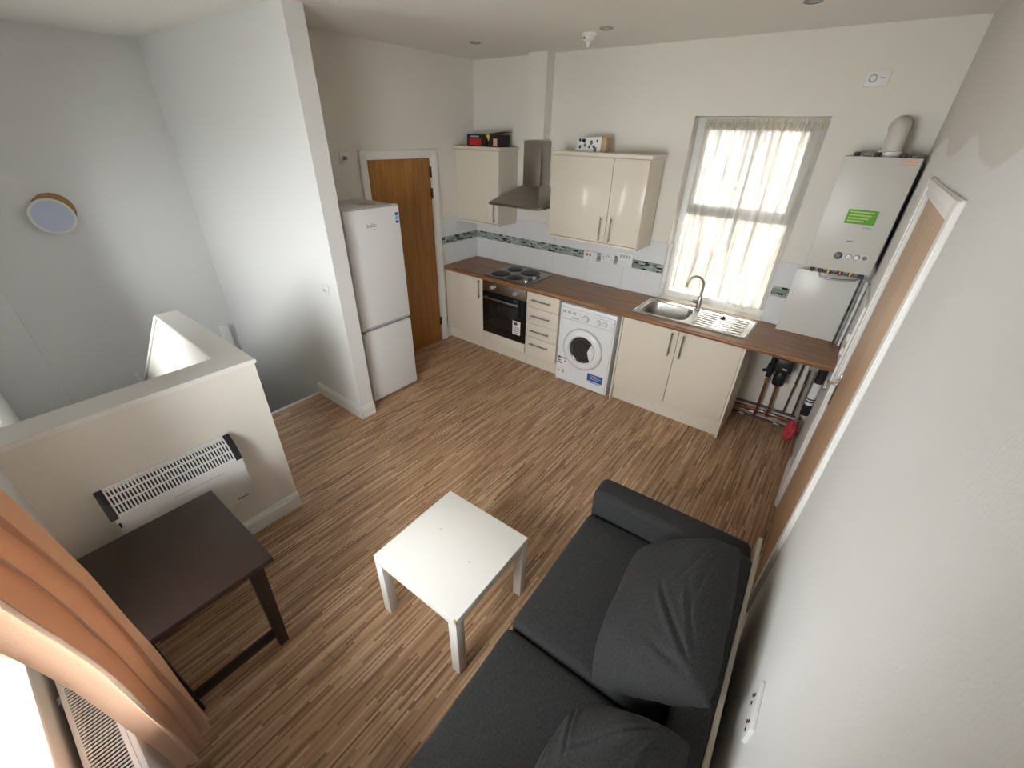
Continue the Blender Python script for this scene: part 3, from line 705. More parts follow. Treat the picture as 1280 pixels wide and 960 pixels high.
# ---- sockets on the tiles
def plate(name, label, cat, x, y, z, w_, h_, face, details=(), group=None, m=WHITEP):
    """face 'ny' looks to -y, 'px' to +x, 'nx' to -x; details: (u, v, du, dv, mat)"""
    t = thing(name, label, cat, (x, y, z), 0, group)
    def bxf(u0, u1, v0, v1, d0, d1, bev=0):
        if face == 'ny': return bx(x+u0, x+u1, y-d1, y-d0, z+v0, z+v1, bev=bev)
        if face == 'px': return bx(x+d0, x+d1, y+u0, y+u1, z+v0, z+v1, bev=bev)
        return bx(x-d1, x-d0, y+u0, y+u1, z+v0, z+v1, bev=bev)
    obj('face_plate', bxf(-w_/2, w_/2, -h_/2, h_/2, 0, .012, .003), m, t)
    for u, v, du, dv, mm_, nm in details: obj(nm, bxf(u-du/2, u+du/2, v-dv/2, v+dv/2, .0115, .0145, .0008), mm_, t)
    return t
pins = lambda u: [(u, .012, .006, .012, DPR, 'pin_hole'), (u-.012, -.012, .010, .005, DPR, 'pin_hole'), (u+.012, -.012, .010, .005, DPR, 'pin_hole')]
plate('socket_outlet', 'double socket with two red rocker switches in the mosaic border', 'socket', 1.575, -.010, 1.177, .155, .088, 'ny',
      [(-.035, .012, .018, .024, REDP, 'switch'), (.0, .012, .018, .024, REDP, 'switch')]+pins(.045)[1:])
plate('socket_outlet', 'white double socket in the mosaic border beside the grid switch', 'socket', 1.768, -.010, 1.187, .150, .085, 'ny',
      pins(-.045)+pins(.045)+[(-.012, .022, .012, .018, LGREYPR, 'switch'), (.012, .022, .012, .018, LGREYPR, 'switch')])
plate('grid_switch', 'larger white grid switch plate below the wide wall cabinet', 'switch', 1.953, -.010, 1.205, .155, .130, 'ny',
      [(-.045+k*.03, .03, .02, .03, LGREYPR, 'switch') for k in range(4)]+[(-.045+k*.03, -.03, .02, .03, WHITEP, 'switch') for k in range(4)])
plate('wall_control', 'square white switch plate with round dial beside the oak door', 'switch', .0, -1.655, 2.03, .09, .09, 'px', [(0, 0, .045, .028, LGREYPR, 'dial'), (0, 0, .03, .018, WHITEP, 'dial')])
plate('light_switch', 'white double light switch on the partition wall', 'switch', .49, -2.32, 1.155, .088, .088, 'ny', [(-.015, .0, .014, .026, LGREYPR, 'rocker'), (.015, 0, .014, .026, LGREYPR, 'rocker')])
ft = plate('fan_control', 'white sensor plate high on the back wall above the boiler', 'detector', 3.418, .0, 2.592, .125, .085, 'ny', [])
obj('sensor_ring', lathe(B(), (3.395, -.012, 2.592), (0, -1, 0), [(.019, 0), (.021, .004), (.0225, .004), (.023, 0)], 24), LGREYPR, ft)
obj('sensor_dome', lathe(B(), (3.395, -.012, 2.592), (0, -1, 0), [(.018, 0), (.014, .006), (0, .008)], 24), WHITEP, ft)
obj('vent_slot', bx(3.435, 3.455, -.0135, -.011, 2.592, 2.597), LGREYPR, ft)
plate('socket_outlet', 'white socket low on the long wall beside the sofa back', 'socket', X1, -3.125, .865, .146, .086, 'nx', pins(-.04)+pins(.04))

# ---- ceiling fittings
def downlight(x, y, label):
    t = thing('downlight', label, 'ceiling light', (x, y, HC-.012))
    obj('bezel', lathe(B(), (x, y, HC), (0, 0, -1), [(.047, 0), (.045, .006), (.036, .008), (.034, .004), (.034, 0)], 28), mat('downlight_bezel', (.32, .30, .28, 1), .4), t)
    obj('lamp', lathe(B(), (x, y, HC), (0, 0, -1), [(.034, .002), (.03, .003), (0, .003)], 24), mat('downlight_lamp', (.45, .44, .42, 1), .4), t)
downlight(.69, -.735, 'unlit recessed downlight in the ceiling near the small wall cabinet')
downlight(1.844, -.70, 'unlit recessed downlight in the ceiling beside the smoke alarm')
downlight(3.055, -.764, 'unlit recessed downlight in the ceiling above the kitchen window')
sa = thing('smoke_alarm', 'white smoke alarm on the ceiling', 'smoke alarm', (1.66, -.60, HC-.06))
obj('base', lathe(B(), (1.66, -.6, HC), (0, 0, -1), [(.056, 0), (.056, .012), (.05, .018), (0, .018)], 32), WHITEP, sa)
obj('chamber', lathe(B(), (1.66, -.6, HC-.018), (0, 0, -1), [(.042, 0), (.038, .022), (.022, .03), (.012, .045), (.012, .06), (0, .064)], 28), WHITEP, sa)
obj('indicator', bx(1.64, 1.652, -.645, -.636, HC-.035, HC-.025), DGREY, sa)

# ---- round wall light hanging out of its hole
wl = thing('wall_light', 'round panel light hanging from its hole in the stairwell wall', 'wall light', (-1.70, -3.36, 1.42))
obj('cut_hole', lathe(B(), (-1.75, -3.335, 1.605), (1, 0, 0), [(.135, 0.0005), (.135, .002), (0, .002)], 40), PLYW, wl)
ax = Vector((.97, -.05, .22)); ctr = Vector((-1.700, -3.368, 1.565))
obj('rim', lathe(B(), ctr, ax, [(.128, -.018), (.140, -.010), (.142, 0), (.138, .005), (.124, .006), (.122, .003)], 44), WHITEP, wl)
obj('diffuser', lathe(B(), ctr, ax, [(.123, .002), (.122, .004), (0, .005)], 44), DIFF, wl)
obj('back_can', lathe(B(), ctr, ax, [(.11, -.030), (.12, -.028), (.128, -.015)], 36), WHITEP, wl)
# handrail end in the stairwell
hr = thing('handrail', 'white handrail end on the sloping stair wall', 'handrail', (-1.45, -3.36, .0))
obj('rail', tube(B(), [(-1.56, -3.375, .075), (-1.45, -3.375, .152)], .012, 12), TRIM, hr); obj('bracket', tube(B(), [(-1.45, -3.375, .15), (-1.45, -3.36, .05), (-1.45, -3.32, .03)], .01, 8), TRIM, hr)

# ---- fridge freezer
fr = thing('fridge_freezer', 'tall white fridge freezer beside the partition wall', 'fridge', (.28, -1.843, 0))
F0, F1, FX = -2.107, -1.578, .555
obj('body', bx(.03, FX-.052, F0, F1, .012, 1.714, bev=.006), FRIDGE, fr)
obj('top_cover', bx(.04, FX-.055, F0+.01, F1-.01, 1.7135, 1.722, bev=.004), GREYP, fr) if False else None
ud = obj('fridge_door', bx(FX-.050, FX, F0, F1, .735, 1.712, bev=.009, seg=3), FRIDGE, fr)
ld = obj('freezer_door', bx(FX-.050, FX, F0, F1, .02, .704, bev=.009, seg=3), FRIDGE, fr)
obj('grip', bx(FX-.012, FX+.0012, F0+.035, F1-.012, .736, .756, bev=.002), LGREYPR, ud)
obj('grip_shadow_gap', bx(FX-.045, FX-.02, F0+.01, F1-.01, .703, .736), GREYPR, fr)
obj('grip', bx(FX-.03, FX-.002, F0+.035, F1-.012, .704, .718, bev=.003), FRIDGE, ld)
text_mesh('beko', .045, FACE_PX(FX+.0002, -1.868, 1.585), GREYPR, 'logo', ud)
obj('printed_line', bx(FX, FX+.0006, -1.905, -1.835, 1.553, 1.557), LGREYPR, ud, smooth=False)
sk_ = obj('sticker', bx(FX, FX+.0008, -1.628, -1.592, 1.56, 1.66), PAPER, ud, smooth=False)
for k, (a, b) in enumerate(((1.635, 1.658), (1.60, 1.63), (1.575, 1.595))): obj('print', bx(FX+.0008, FX+.0013, -1.626, -1.594, a, b), BLUEL if k != 1 else mat('pale_blue', rgb(120, 180, 215), .5), sk_, smooth=False)
obj('hinge_cover', bx(FX-.06, FX-.004, F1-.06, F1-.005, 1.712, 1.720, bev=.003), WHITEP, fr)
for y in (F0+.05, F1-.05):
    for x in (.07, FX-.09): obj('foot', cyl(B(), (x, y, 0), (x, y, .014), .018), BLACK, fr)
tag(obj('paper_sheet', bx(.28, .40, -1.80, -1.70, 1.7142, 1.7152), CARD), 'brown paper slip lying on top of the fridge freezer', 'paper')

# ================================================================== boiler corner
bo = thing('combi_boiler', 'white wall-mounted boiler with green label beside the window', 'boiler', (3.61, -.14, 1.465))
BX0_, BX1_, BZ0, BZ1, BYF = 3.415, 3.803, 1.470, 2.170, -.28
obj('casing', bx(BX0_+.006, BX1_-.004, BYF+.02, -.012, BZ0+.005, BZ1-.005), GREYP, bo)
fpn = obj('front_cover', bx(BX0_, BX1_, BYF, BYF+.03, BZ0, BZ1, bev=.005, seg=3), mat('boiler_white', (.62, .605, .555, 1), .35), bo)
obj('side_panel', bx(BX1_-.003, BX1_, BYF+.03, -.012, BZ0+.01, BZ1), BLACK, bo)
obj('edge_strip', bx(BX0_-.003, BX0_+.002, BYF-.002, BYF+.02, BZ0, BZ1, bev=.0008), PAPER, bo)
gl = obj('green_label', bx(3.545, 3.708, BYF-.0012, BYF, 1.780, 1.868), GREENL, fpn, smooth=False)
for z, w_, mm_ in ((1.853, .13, PALEG), (1.834, .12, PALEG), (1.815, .11, PALEG), (1.798, .09, PALEG)): obj('printed_line', bx(3.5565, 3.5565+w_, BYF-.0017, BYF-.0012, z-.005, z+.005), mm_, gl, smooth=False)
obj('printed_line', bx(3.655, 3.70, BYF-.0006, BYF, 1.757, 1.766), LGREYPR, fpn, smooth=False)
obj('printed_line', bx(3.60, 3.64, BYF-.0006, BYF, 1.668, 1.674), GREYPR, fpn, smooth=False)
for k in range(3): obj('printed_line', bx(3.70+.004*k, 3.785, BYF-.0006, BYF, 2.132+.013*k, 2.140+.013*k), PINKP, fpn, smooth=False)
cpn = obj('control_strip', prism(B(), rbox2d(3.612, 3.755, 1.553, 1.597, .02), 'y', BYF-.002, BYF), mat('boiler_strip', (.70, .70, .68, 1), .4), bo)
obj('pressure_gauge', lathe(B(), (3.588, BYF, 1.572), (0, -1, 0), [(.024, 0), (.024, .006), (.02, .009), (0, .009)], 28), mat('gauge', (.10, .13, .12, 1), .3), bo)
for x in (3.645, 3.690):
    obj('knob', lathe(B(), (x, BYF-.002, 1.575), (0, -1, 0), [(.017, 0), (.016, .014), (.014, .017), (0, .017)], 24), WHITEP, cpn); obj('knob_ring', lathe(B(), (x, BYF-.002, 1.575), (0, -1, 0), [(.0175, .0005), (.0175, .001), (.020, .001), (.020, 0)], 24), GREYPR, cpn)
obj('button', lathe(B(), (3.735, BYF-.002, 1.577), (0, -1, 0), [(.014, 0), (.013, .006), (0, .007)], 20), GREYPR, cpn)
fb = B(); pts = [(3.635, -.15, BZ1-.005), (3.635, -.15, 2.26)]
for i in range(9):
    a = PI/2*i/8; pts.append((3.635, -.15+.075*(1-math.cos(a)), 2.26+.075*math.sin(a)))
pts.append((3.635, -.0, 2.335)); obj('flue_elbow', tube(fb, pts, .052, 24), mat('flue_plastic', (.66, .62, .56, 1), .45), bo)
obj('flue_collar', lathe(B(), (3.635, -.15, BZ1-.002), (0, 0, 1), [(.062, 0), (.062, .03), (.052, .034)], 28), WHITEP, bo)
obj('wall_seal', lathe(B(), (3.635, 0, 2.335), (0, -1, 0), [(.062, 0), (.060, .006), (.052, .008)], 28), mat('flue_seal', (.62, .57, .50, 1), .7), bo)
for x in (3.47, 3.52, 3.575, 3.71, 3.76): obj('top_clip', bx(x-.016, x+.016, -.22, -.06, BZ1-.006, BZ1+.012+.008*((x*100) % 2), bev=.003), DGREY if int(x*100) % 2 else GREYP, bo)
for x, mm_ in ((3.47, DGREY), (3.52, DPIPE), (3.57, BRASS), (3.64, COPPER), (3.70, BRASS), (3.76, DGREY)):
    obj('valve', lathe(B(), (x, -.20, BZ0+.004), (0, 0, -1), [(.010, 0), (.010, .012), (.016, .014), (.016, .032), (.008, .034), (.008, .05), (0, .05)], 14), mm_, bo)
obj('filling_loop', tube(B(), [(3.52, -.20, BZ0-.035), (3.53, -.215, BZ0-.065), (3.58, -.22, BZ0-.075), (3.66, -.22, BZ0-.07), (3.74, -.21, BZ0-.06), (3.76, -.20, BZ0-.04)], .007, 10), HANDLE, bo)
# loose white board hiding the pipes above the worktop
tag(obj('pipe_cover_board', bx(3.375, 3.770, -.115, -.100, .912, 1.41, bev=.002), mat('melamine_board', (.72, .71, .68, 1), .3)), 'plain white board standing on the worktop under the boiler', 'board')
for k, (x, z1_) in enumerate(((3.792, 1.42), (3.812, 1.40))):
    tag(obj('boiler_pipe', tube(B(), [(x, -.13-.03*k, z1_), (x, -.13-.03*k, .912)], .0085, 10), WHITEP if k else GREYP), ('grey' if not k else 'white')+' pipe running down beside the white board to the worktop', 'pipe')
# white cable trunking and clips on the right wall above the worktop
tr = thing('cable_trunking', 'white cable trunking on the wall between boiler and pale door', 'trunking', (X1-.01, -.6, .95))
obj('trunking_run', bx(X1-.022, X1, -.88, -.86, .92, 1.42, bev=.002), WHITEP, tr); obj('trunking_run', bx(X1-.018, X1, -.86, -.30, 1.40, 1.42, bev=.002), WHITEP, tr)
for z, y in ((1.16, -.70), (1.05, -.66)): obj('clip', bx(X1-.028, X1, y-.06, y, z, z+.05, bev=.004), WHITEP, tr)

# ---- plumbing under the worktop (each pipe by itself)
def pipe(pts, r, m, label, group=None, name='pipe', fit=()):
    if not fit:
        return tag(obj(name, tube(B(), pts, r, 12), m), label, 'pipe', group)
    t = thing(name, label, 'pipe', pts[-1], 0, group); obj('tube', tube(B(), pts, r, 12), m, t)
    for q in fit: obj('fitting', lathe(B(), q, (0, 0, 1), [(r*1.1, -.02), (r*1.5, -.018), (r*1.5, .018), (r*1.1, .02)], 12), BRASS, t)
    return t
hpl = ['lowest', 'second lowest', 'third lowest', 'highest']
for k, (z, y, mm_) in enumerate(((.030, -.05, DPIPE), (.070, -.04, COPPER), (.108, -.05, COPPER), (.146, -.03, DPIPE))):
    t = thing('heating_pipe', hpl[k]+' horizontal copper pipe along the wall under the worktop', 'pipe', (3.5, y, z-.011), 0, 'horizontal pipes under the worktop')
    obj('tube', tube(B(), [(3.270, y, z), (3.80, y, z)], .011, 12), mm_, t)
    for x in (3.33+.07*k, 3.62-.03*k): obj('clip', tube(B(), [(x, y, z), (x+.045, y, z)], .0135, 12), HANDLE, t)
pipe([(3.450, -.075, .44), (3.455, -.075, .20), (3.458, -.075, .06)], .0115, COPPER, 'copper pipe rising to the brass joint of the black pump', fit=[(3.450, -.075, .43)])
pipe([(3.535, -.075, .42), (3.545, -.075, .20), (3.550, -.075, .085)], .0115, COPPER, 'copper pipe dropping from under the round black pump body')
pipe([(3.445, -.075, .865), (3.448, -.075, .66)], .0115, COPPER, 'short copper pipe from the worktop down into the black pump')
pipe([(3.660, -.035, .865), (3.660, -.035, .48), (3.657, -.035, .165)], .007, DPIPE, 'thin dark pipe with one joint beside the black pump', fit=[(3.66, -.035, .44)])
pipe([(3.715, -.035, .62), (3.722, -.035, .40), (3.73, -.035, .165)], .008, DPIPE, 'thin dark pipe below the grey junction box', fit=[(3.72, -.035, .46)])
pipe([(3.745, -.06, .62), (3.755, -.06, .42), (3.748, -.06, .33), (3.765, -.06, .22), (3.772, -.06, .12)], .014, GREYP, 'grey bent plastic waste pipe below the grey junction box')
tag(obj('junction_box', bx(3.700, 3.775, -.085, -.012, .625, .76, bev=.008), GREYP), 'grey junction box under the end of the worktop', 'box')
pm = thing('circulation_pump', 'black heating pump and valve under the worktop', 'pump', (3.50, -.10, .44))
obj('motor', lathe(B(), (3.535, -.12, .44), (0, 0, 1), [(0, 0), (.040, 0), (.046, .008), (.046, .12), (.04, .13), (0, .13)], 26), BLACK, pm)
obj('head', bx(3.475, 3.600, -.165, -.05, .568, .690, bev=.014), BLACK, pm)
obj('valve_body', lathe(B(), (3.448, -.085, .47), (0, 0, 1), [(.014, 0), (.022, .004), (.022, .05), (.030, .055), (.030, .12), (.020, .13), (.020, .19), (0, .19)], 18), BLACK, pm)
obj('union', cyl(B(), (3.445, -.085, .60), (3.49, -.11, .62), .022, n=14), BLACK, pm)
obj('union', cyl(B(), (3.43, -.085, .53), (3.40, -.11, .53), .013, n=12), BLACK, pm)
obj('connector', cyl(B(), (3.545, -.10, .69), (3.545, -.10, .73), .013, n=12), DGREY, pm)
obj('rating_plate', bx(3.53, 3.565, -.168, -.165, .60, .615), LGREYPR, pm)
fb_ = thing('filter_cartridge', 'white cylinder with black bands under the worktop end', 'filter', (3.795, -.22, .30))
obj('cylinder', lathe(B(), (3.795, -.22, .30), (0, 0, 1), [(0, 0), (.030, 0), (.030, .40), (0, .40)], 24), PAPER, fb_)
for z0, z1 in ((.30, .40), (.425, .437), (.448, .460), (.60, .72)): obj('band', lathe(B(), (3.795, -.22, z0), (0, 0, 1), [(.0305, 0), (.032, .001), (.032, z1-z0), (.0305, z1-z0)], 24), BLACK, fb_)
bm = B(); bmesh.ops.create_icosphere(bm, subdivisions=4, radius=1)
for v in bm.verts:
    n_ = noise.noise(v.co*2.3)*.35+noise.noise(v.co*6)*.14; v.co *= (1+n_)
    v.co = Vector((3.755+v.co.x*.042, -.21+v.co.y*.05, .098+v.co.z*.095))
zmin = min(v.co.z for v in bm.verts)
for v in bm.verts: v.co.z += .001-zmin
tag(obj('red_rag', bm, RAG), 'crumpled red cloth on the floor below the pipes', 'cloth')

# ================================================================== net curtains
def drape(name, label, cat, m, xa, xb, ytop, z0, z1, folds, amp, edge=None, hem=None, nz=40, nx=120, group=None, header=None):
    bm = B(); V = []
    for j in range(nz+1):
        t = j/nz; z = z1+(z0-z1)*t; row = []
        for i in range(nx+1):
            s = i/nx; a, b = (xa, xb) if edge is None else edge(t)
            x = a+(b-a)*s+.006*math.sin(9*s+5*t)
            ph = folds*2*PI*s+.8*math.sin(3*t+s*5)
            y = ytop+amp*(.35+.65*min(1, t*1.6))*(math.sin(ph)+.35*math.sin(2.3*ph+1.3)+.3*noise.noise(Vector((s*4, t*3, folds))))
            zz = z+(hem(s)*t if hem else 0)
            row.append(bm.verts.new((x, y, zz)))
        V.append(row)
    for j in range(nz):
        for i in range(nx): bm.faces.new((V[j][i], V[j][i+1], V[j+1][i+1], V[j+1][i]))
    return bm
nl = lambda t: (2.405-.01*t, 2.835-.02*t-(.11*((t-.6)/.4)**1.2 if t > .6 else 0))
nr = lambda t: (2.80-.0*t+(.0 if t < .6 else -.03*(t-.6)), 3.238)
for nm, lab, ed, fo, hemf in (('net', 'sheer net curtain hanging behind the tap and sink bowl', nl, 6.3, lambda s: .03*math.sin(4*s)), ('net', 'sheer net curtain hanging behind the drainer', nr, 5.7, lambda s: .02*math.cos(5*s)-.01)):
    yc = .072 if 'bowl' in lab else .034
    t = thing('net_curtain', lab, 'curtain', ((ed(0)[0]+ed(0)[1])/2, .05, 1.0))
    obj('net_panel', drape('', '', '', NET, 0, 0, yc, 1.0, 2.355, fo, .013, ed, hemf), NET, t)
    a, b = ed(0); obj('header_tape', drape('', '', '', NETHEM, a, b, yc, 2.305, 2.375, fo*3, .006, lambda q, a=a, b=b: (a, b), None, 3), NETHEM, t)
tag(obj('curtain_wire', tube(B(), [(WL, .053, 2.378), (WR, .053, 2.378)], .003, 8), WHITEP), 'thin white wire holding the net curtains', 'curtain wire')

# ================================================================== living side
# coffee table
ct = thing('coffee_table', 'square white coffee table in front of the sofa', 'table', (2.5283, -3.0391, 0), .0244)
obj('table_top', bx(-.275, .275, -.275, .275, .400, .450, bev=.0025), LACK, ct, local=True)
for sx in (-1, 1):
    for sy in (-1, 1): obj('leg', bx(sx*.2745, sx*.2245, sy*.2745, sy*.2245, 0, .3995, bev=.0025), LACK, ct, local=True)
obj('chip', prism(B(), [(.2752, .428), (.2752, .450), (.262, .452), (.268, .430)], 'y', -.2758, -.268), CARD, ct, local=True, smooth=False)
for x, y in ((-.13, .04), (-.235, .235), (.12, -.02)): obj('scuff', bx(x, x+.012, y, y+.004, .4499, .4503), CARD, ct, local=True, smooth=False)

# dark table
TZt = .62
dt = thing('side_table', 'dark brown wooden table with low stretchers, under the heater', 'table', (1.72, -3.94, 0))
obj('table_top', bx(1.400, 2.048, -4.205, -3.662, TZt-.028, TZt, bev=.005), DARKW, dt)
bm = B(); z0, z1 = TZt-.085, TZt-.029
box(bm, 1.46, 1.985, -3.735, -3.715, z0, z1); box(bm, 1.46, 1.985, -4.15, -4.13, z0, z1); box(bm, 1.45, 1.47, -4.14, -3.725, z0, z1); box(bm, 1.975, 1.995, -4.14, -3.725, z0, z1)
obj('apron', bm, DARKW, dt)
for x in (1.445, 1.965):
    for y, s in ((-3.73, -1), (-4.15, 1)):
        bm = B(); tx = .042
        # leg leaning a little inward at the foot, with a curved bracket under the apron
        prof = [(y-.022*(-s)*0-.03, TZt-.029), (y+.03, TZt-.029), (y+.022+s*.018, .0), (y-.022+s*.018, .0)]
        prism(bm, prof, 'x', x, x+tx)
        br = [(y+s*.02, TZt-.085)]+[(y+s*(.02+.07*(1-math.sin(a))), TZt-.085-.075*(1-math.cos(a))) for a in [PI/2*i/6 for i in range(7)]]
        obj('leg', bm, DARKW, dt)
for x in (1.452, 1.972): obj('stretcher', bx(x, x+.028, -4.15, -3.74, .07, .115, bev=.003), DARKW, dt)

# convector heater on the half wall
cv = thing('convector_heater', 'white wall convector heater with slotted top and dark end caps', 'heater', (1.24, -3.745, .35))
H0, H1 = -4.04, -3.455
def gp(t): return (1.203+.087*t+.011*math.sin(PI*t), .760-.113*t+.011*math.sin(PI*t))
arc = [gp(i/8) for i in range(9)]   # (x, z)
def arcstrip(y0, y1, grow=0, thick=.004, a=arc):
    bm = B(); n = len(a); o = []
    for r in (0, thick):
        o.append([(1.20+(x-1.20)*(1+(grow+r)/.1), .645+(z-.645)*(1+(grow+r)/.1)) for x, z in a])
    poly = o[0]+o[1][::-1]
    return prism(bm, poly, 'y', y0, y1)
obj('back_box', bx(1.189, 1.21, H0+.01, H1-.01, .36, .76), WHITEP, cv)
obj('front_panel', prism(B(), [(1.205, .36), (1.288, .36), (1.294, .37), (1.294, .645), (1.21, .645)], 'y', H0+.012, H1), ENAMEL, cv)
bm = B(); prism(bm, [(1.20, .646)]+[(1.20+(x-1.2)*.86, .646+(z-.645)*.90) for x, z in arc], 'y', H0+.02, H1-.02); obj('dark_interior', bm, BLACK, cv)
for y0, y1 in ((H0-.002, H0+.03), (H1-.030, H1+.002)):
    bm = B(); prism(bm, [(1.192, .640)]+[(1.20+(x-1.2)*1.06, .645+(z-.645)*1.06) for x, z in arc]+[(1.298, .640)], 'y', y0, y1); obj('end_cap', bm, BLACK, cv)
barme = finish(arcstrip(-.0036, .0036), 'grille_bar', ENAMEL, False)
nb = 37; gy0, gy1 = H0+.034, H1-.034
for i in range(nb): piece('grille_bar', barme, (0, gy0+(gy1-gy0)*i/(nb-1), 0), cv)
for k0, k1 in ((0, .06), (.31, .36), (.62, .67), (.94, 1.0)):
    aa = [gp(k0+(k1-k0)*q/3) for q in range(4)]
    obj('grille_rail', arcstrip(H0+.03, H1-.03, .0004, .0042, aa), ENAMEL, cv, smooth=False)
obj('crease', bx(1.2935, 1.2948, -3.80, -3.56, .60, .603), LGREYPR, cv, smooth=False)
text_mesh('DIMPLEX', .020, FACE_PX(1.2945, -3.515, .385), GREYPR, 'logo', cv) if False else obj('logo', bx(1.294, 1.2946, -3.55, -3.49, .383, .391), GREYPR, cv, smooth=False)
obj('switch', bx(1.288, 1.2965, H0+.016, H0+.024, .585, .612), BLACK, cv)

# radiator under the front window
rd = thing('radiator', 'white panel radiator with slatted top grille below the front window', 'radiator', (2.4, -4.30, .12))
R0, R1 = 1.86, 3.0
obj('front_panel', bx(R0, R1, -4.252, -4.236, .12, .648, bev=.005), ENAMEL, rd)
obj('back_panel', bx(R0, R1, -4.352, -4.338, .12, .640, bev=.004), ENAMEL, rd)
for x in (R0, R1-.006): obj('side_panel', bx(x, x+.006, -4.345, -4.245, .13, .648), ENAMEL, rd)
bm = B(); box(bm, R0, R1, -4.262, -4.250, .640, .652, bev=.002); box(bm, R0, R1, -4.352, -4.338, .640, .652, bev=.002); obj('grille_rim', bm, ENAMEL, rd)
sl = finish(bx(-.0026, .0026, -4.340, -4.260, .648, .651), 'grille_slat', ENAMEL, False)
x = R0+.01; k = 0
while x < R1-.008:
    piece('grille_slat', sl, (x, 0, 0), rd); x += .0128
obj('shade_block', bx(R0+.01, R1-.01, -4.336, -4.256, .15, .60), BLACK, rd)  # solid black block, shade between the slats put in as colour
for xx in (R0+.15, R1-.15): obj('wall_bracket', bx(xx, xx+.03, -4.372, -4.352, .2, .6), WHITEP, rd)

# orange curtain
def curtain_mesh():
    bm = B(); nz, nx = 60, 110; V = []
    ctrl = [(.33, 2.30, 2.395, -4.15, .026), (.62, 2.315, 2.445, -4.15, .026), (.9, 2.345, 2.50, -4.15, .026), (1.14, 2.39, 2.56, -4.15, .026), (1.36, 2.455, 2.625, -4.15, .026), (1.57, 2.545, 2.70, -4.152, .026), (1.77, 2.65, 2.78, -4.155, .027), (2.245, 2.80, 3.03, -4.17, .03)]
    for j in range(nz+1):
        z = .33+(2.245-.33)*j/nz
        for q in range(len(ctrl)-1):
            if ctrl[q][0] <= z <= ctrl[q+1][0]+1e-6: break
        a, b = ctrl[q], ctrl[q+1]; t = (z-a[0])/(b[0]-a[0])
        x0, x1, y, am = [a[i]+(b[i]-a[i])*t for i in (1, 2, 3, 4)]
        row = []
        for i in range(nx+1):
            s = i/nx; ph = s*2*PI*3.2+.15*z+2.5
            yy = y-(s-.5)*.09+am*(math.sin(ph)*.8+.3*math.sin(2.1*ph+z*.6))+.006*noise.noise(Vector((s*6, z*3, 1)))
            row.append(bm.verts.new((x0+(x1-x0)*s+.012*math.cos(ph*1.0), yy, z+(.018*math.sin(s*7+.5) if j == 0 else 0))))
        V.append(row)
    for j in range(nz):
        for i in range(nx): bm.faces.new((V[j][i], V[j][i+1], V[j+1][i+1], V[j+1][i]))
    return bm
cu = thing('orange_curtain', 'gathered orange satin curtain hanging over the radiator', 'curtain', (2.45, -4.14, .33))
obj('drape', curtain_mesh(), SATIN, cu)
cp_ = thing('curtain_pole', 'wooden curtain pole above the front window', 'curtain pole', (2.75, -4.17, 2.24))
obj('rod', tube(B(), [(1.75, -4.17, 2.262), (3.75, -4.17, 2.262)], .012, 12), DARKW, cp_)
for x in (1.85, 3.65): obj('bracket', bx(x-.01, x+.01, -4.375, -4.165, 2.245, 2.262), DARKW, cp_)

# sofa
SA = math.radians(2.2)
so = thing('sofa', 'charcoal fabric two-seat sofa along the long white wall', 'sofa', (3.385, -3.16, 0), SA)
# local: u = depth (x, -.40 front .. +.40 back), v = y (+.95 far arm .. -.95 near arm)
def lb_(*a, bev=.03, seg=4): return bx(*a, bev=bev, seg=seg)
obj('base', lb_(-.375, .36, -.80, .78, .10, .30, bev=.012, seg=2), SOFA, so, local=True)
def arm(v0, v1): return bx(-.40, .375, v0, v1, .05, .60, bev=.042, seg=5)
obj('arm', arm(.785, .945), SOFA, so, local=True); obj('arm', arm(-.945, -.785), SOFA, so, local=True)
obj('backrest', lb_(.262, .385, -.93, .784, .10, .665, bev=.035), SOFA, so, local=True)
obj('back_lining', bx(.380, .398, -.93, .93, .10, .655, bev=.004), PIPING, so, local=True)
def seat(v0, v1):
    bm = B(); box(bm, -.395, .26, v0, v1, .30, .455, bev=.035, seg=4)
    bmesh.ops.subdivide_edges(bm, edges=[e for e in bm.edges if e.calc_length() > .2], cuts=8, use_grid_fill=True)
    for v in bm.verts:
        if v.co.z > .41:
            a = max(0, 1-((v.co.y-(v0+v1)/2)/((v1-v0)/2))**4)*max(0, 1-((v.co.x+.0675)/.3275)**4); v.co.z += .018*a
    return bm
obj('seat_cushion', seat(.012, .780), SOFA, so, local=True); obj('seat_cushion', seat(-.780, .004), SOFA, so, local=True)
for u in (-.35, .33):
    for v in (-.88, .88): obj('leg', cyl(B(), (u, v, 0), (u, v, .10), .02, .026), DARKW, so, local=True)

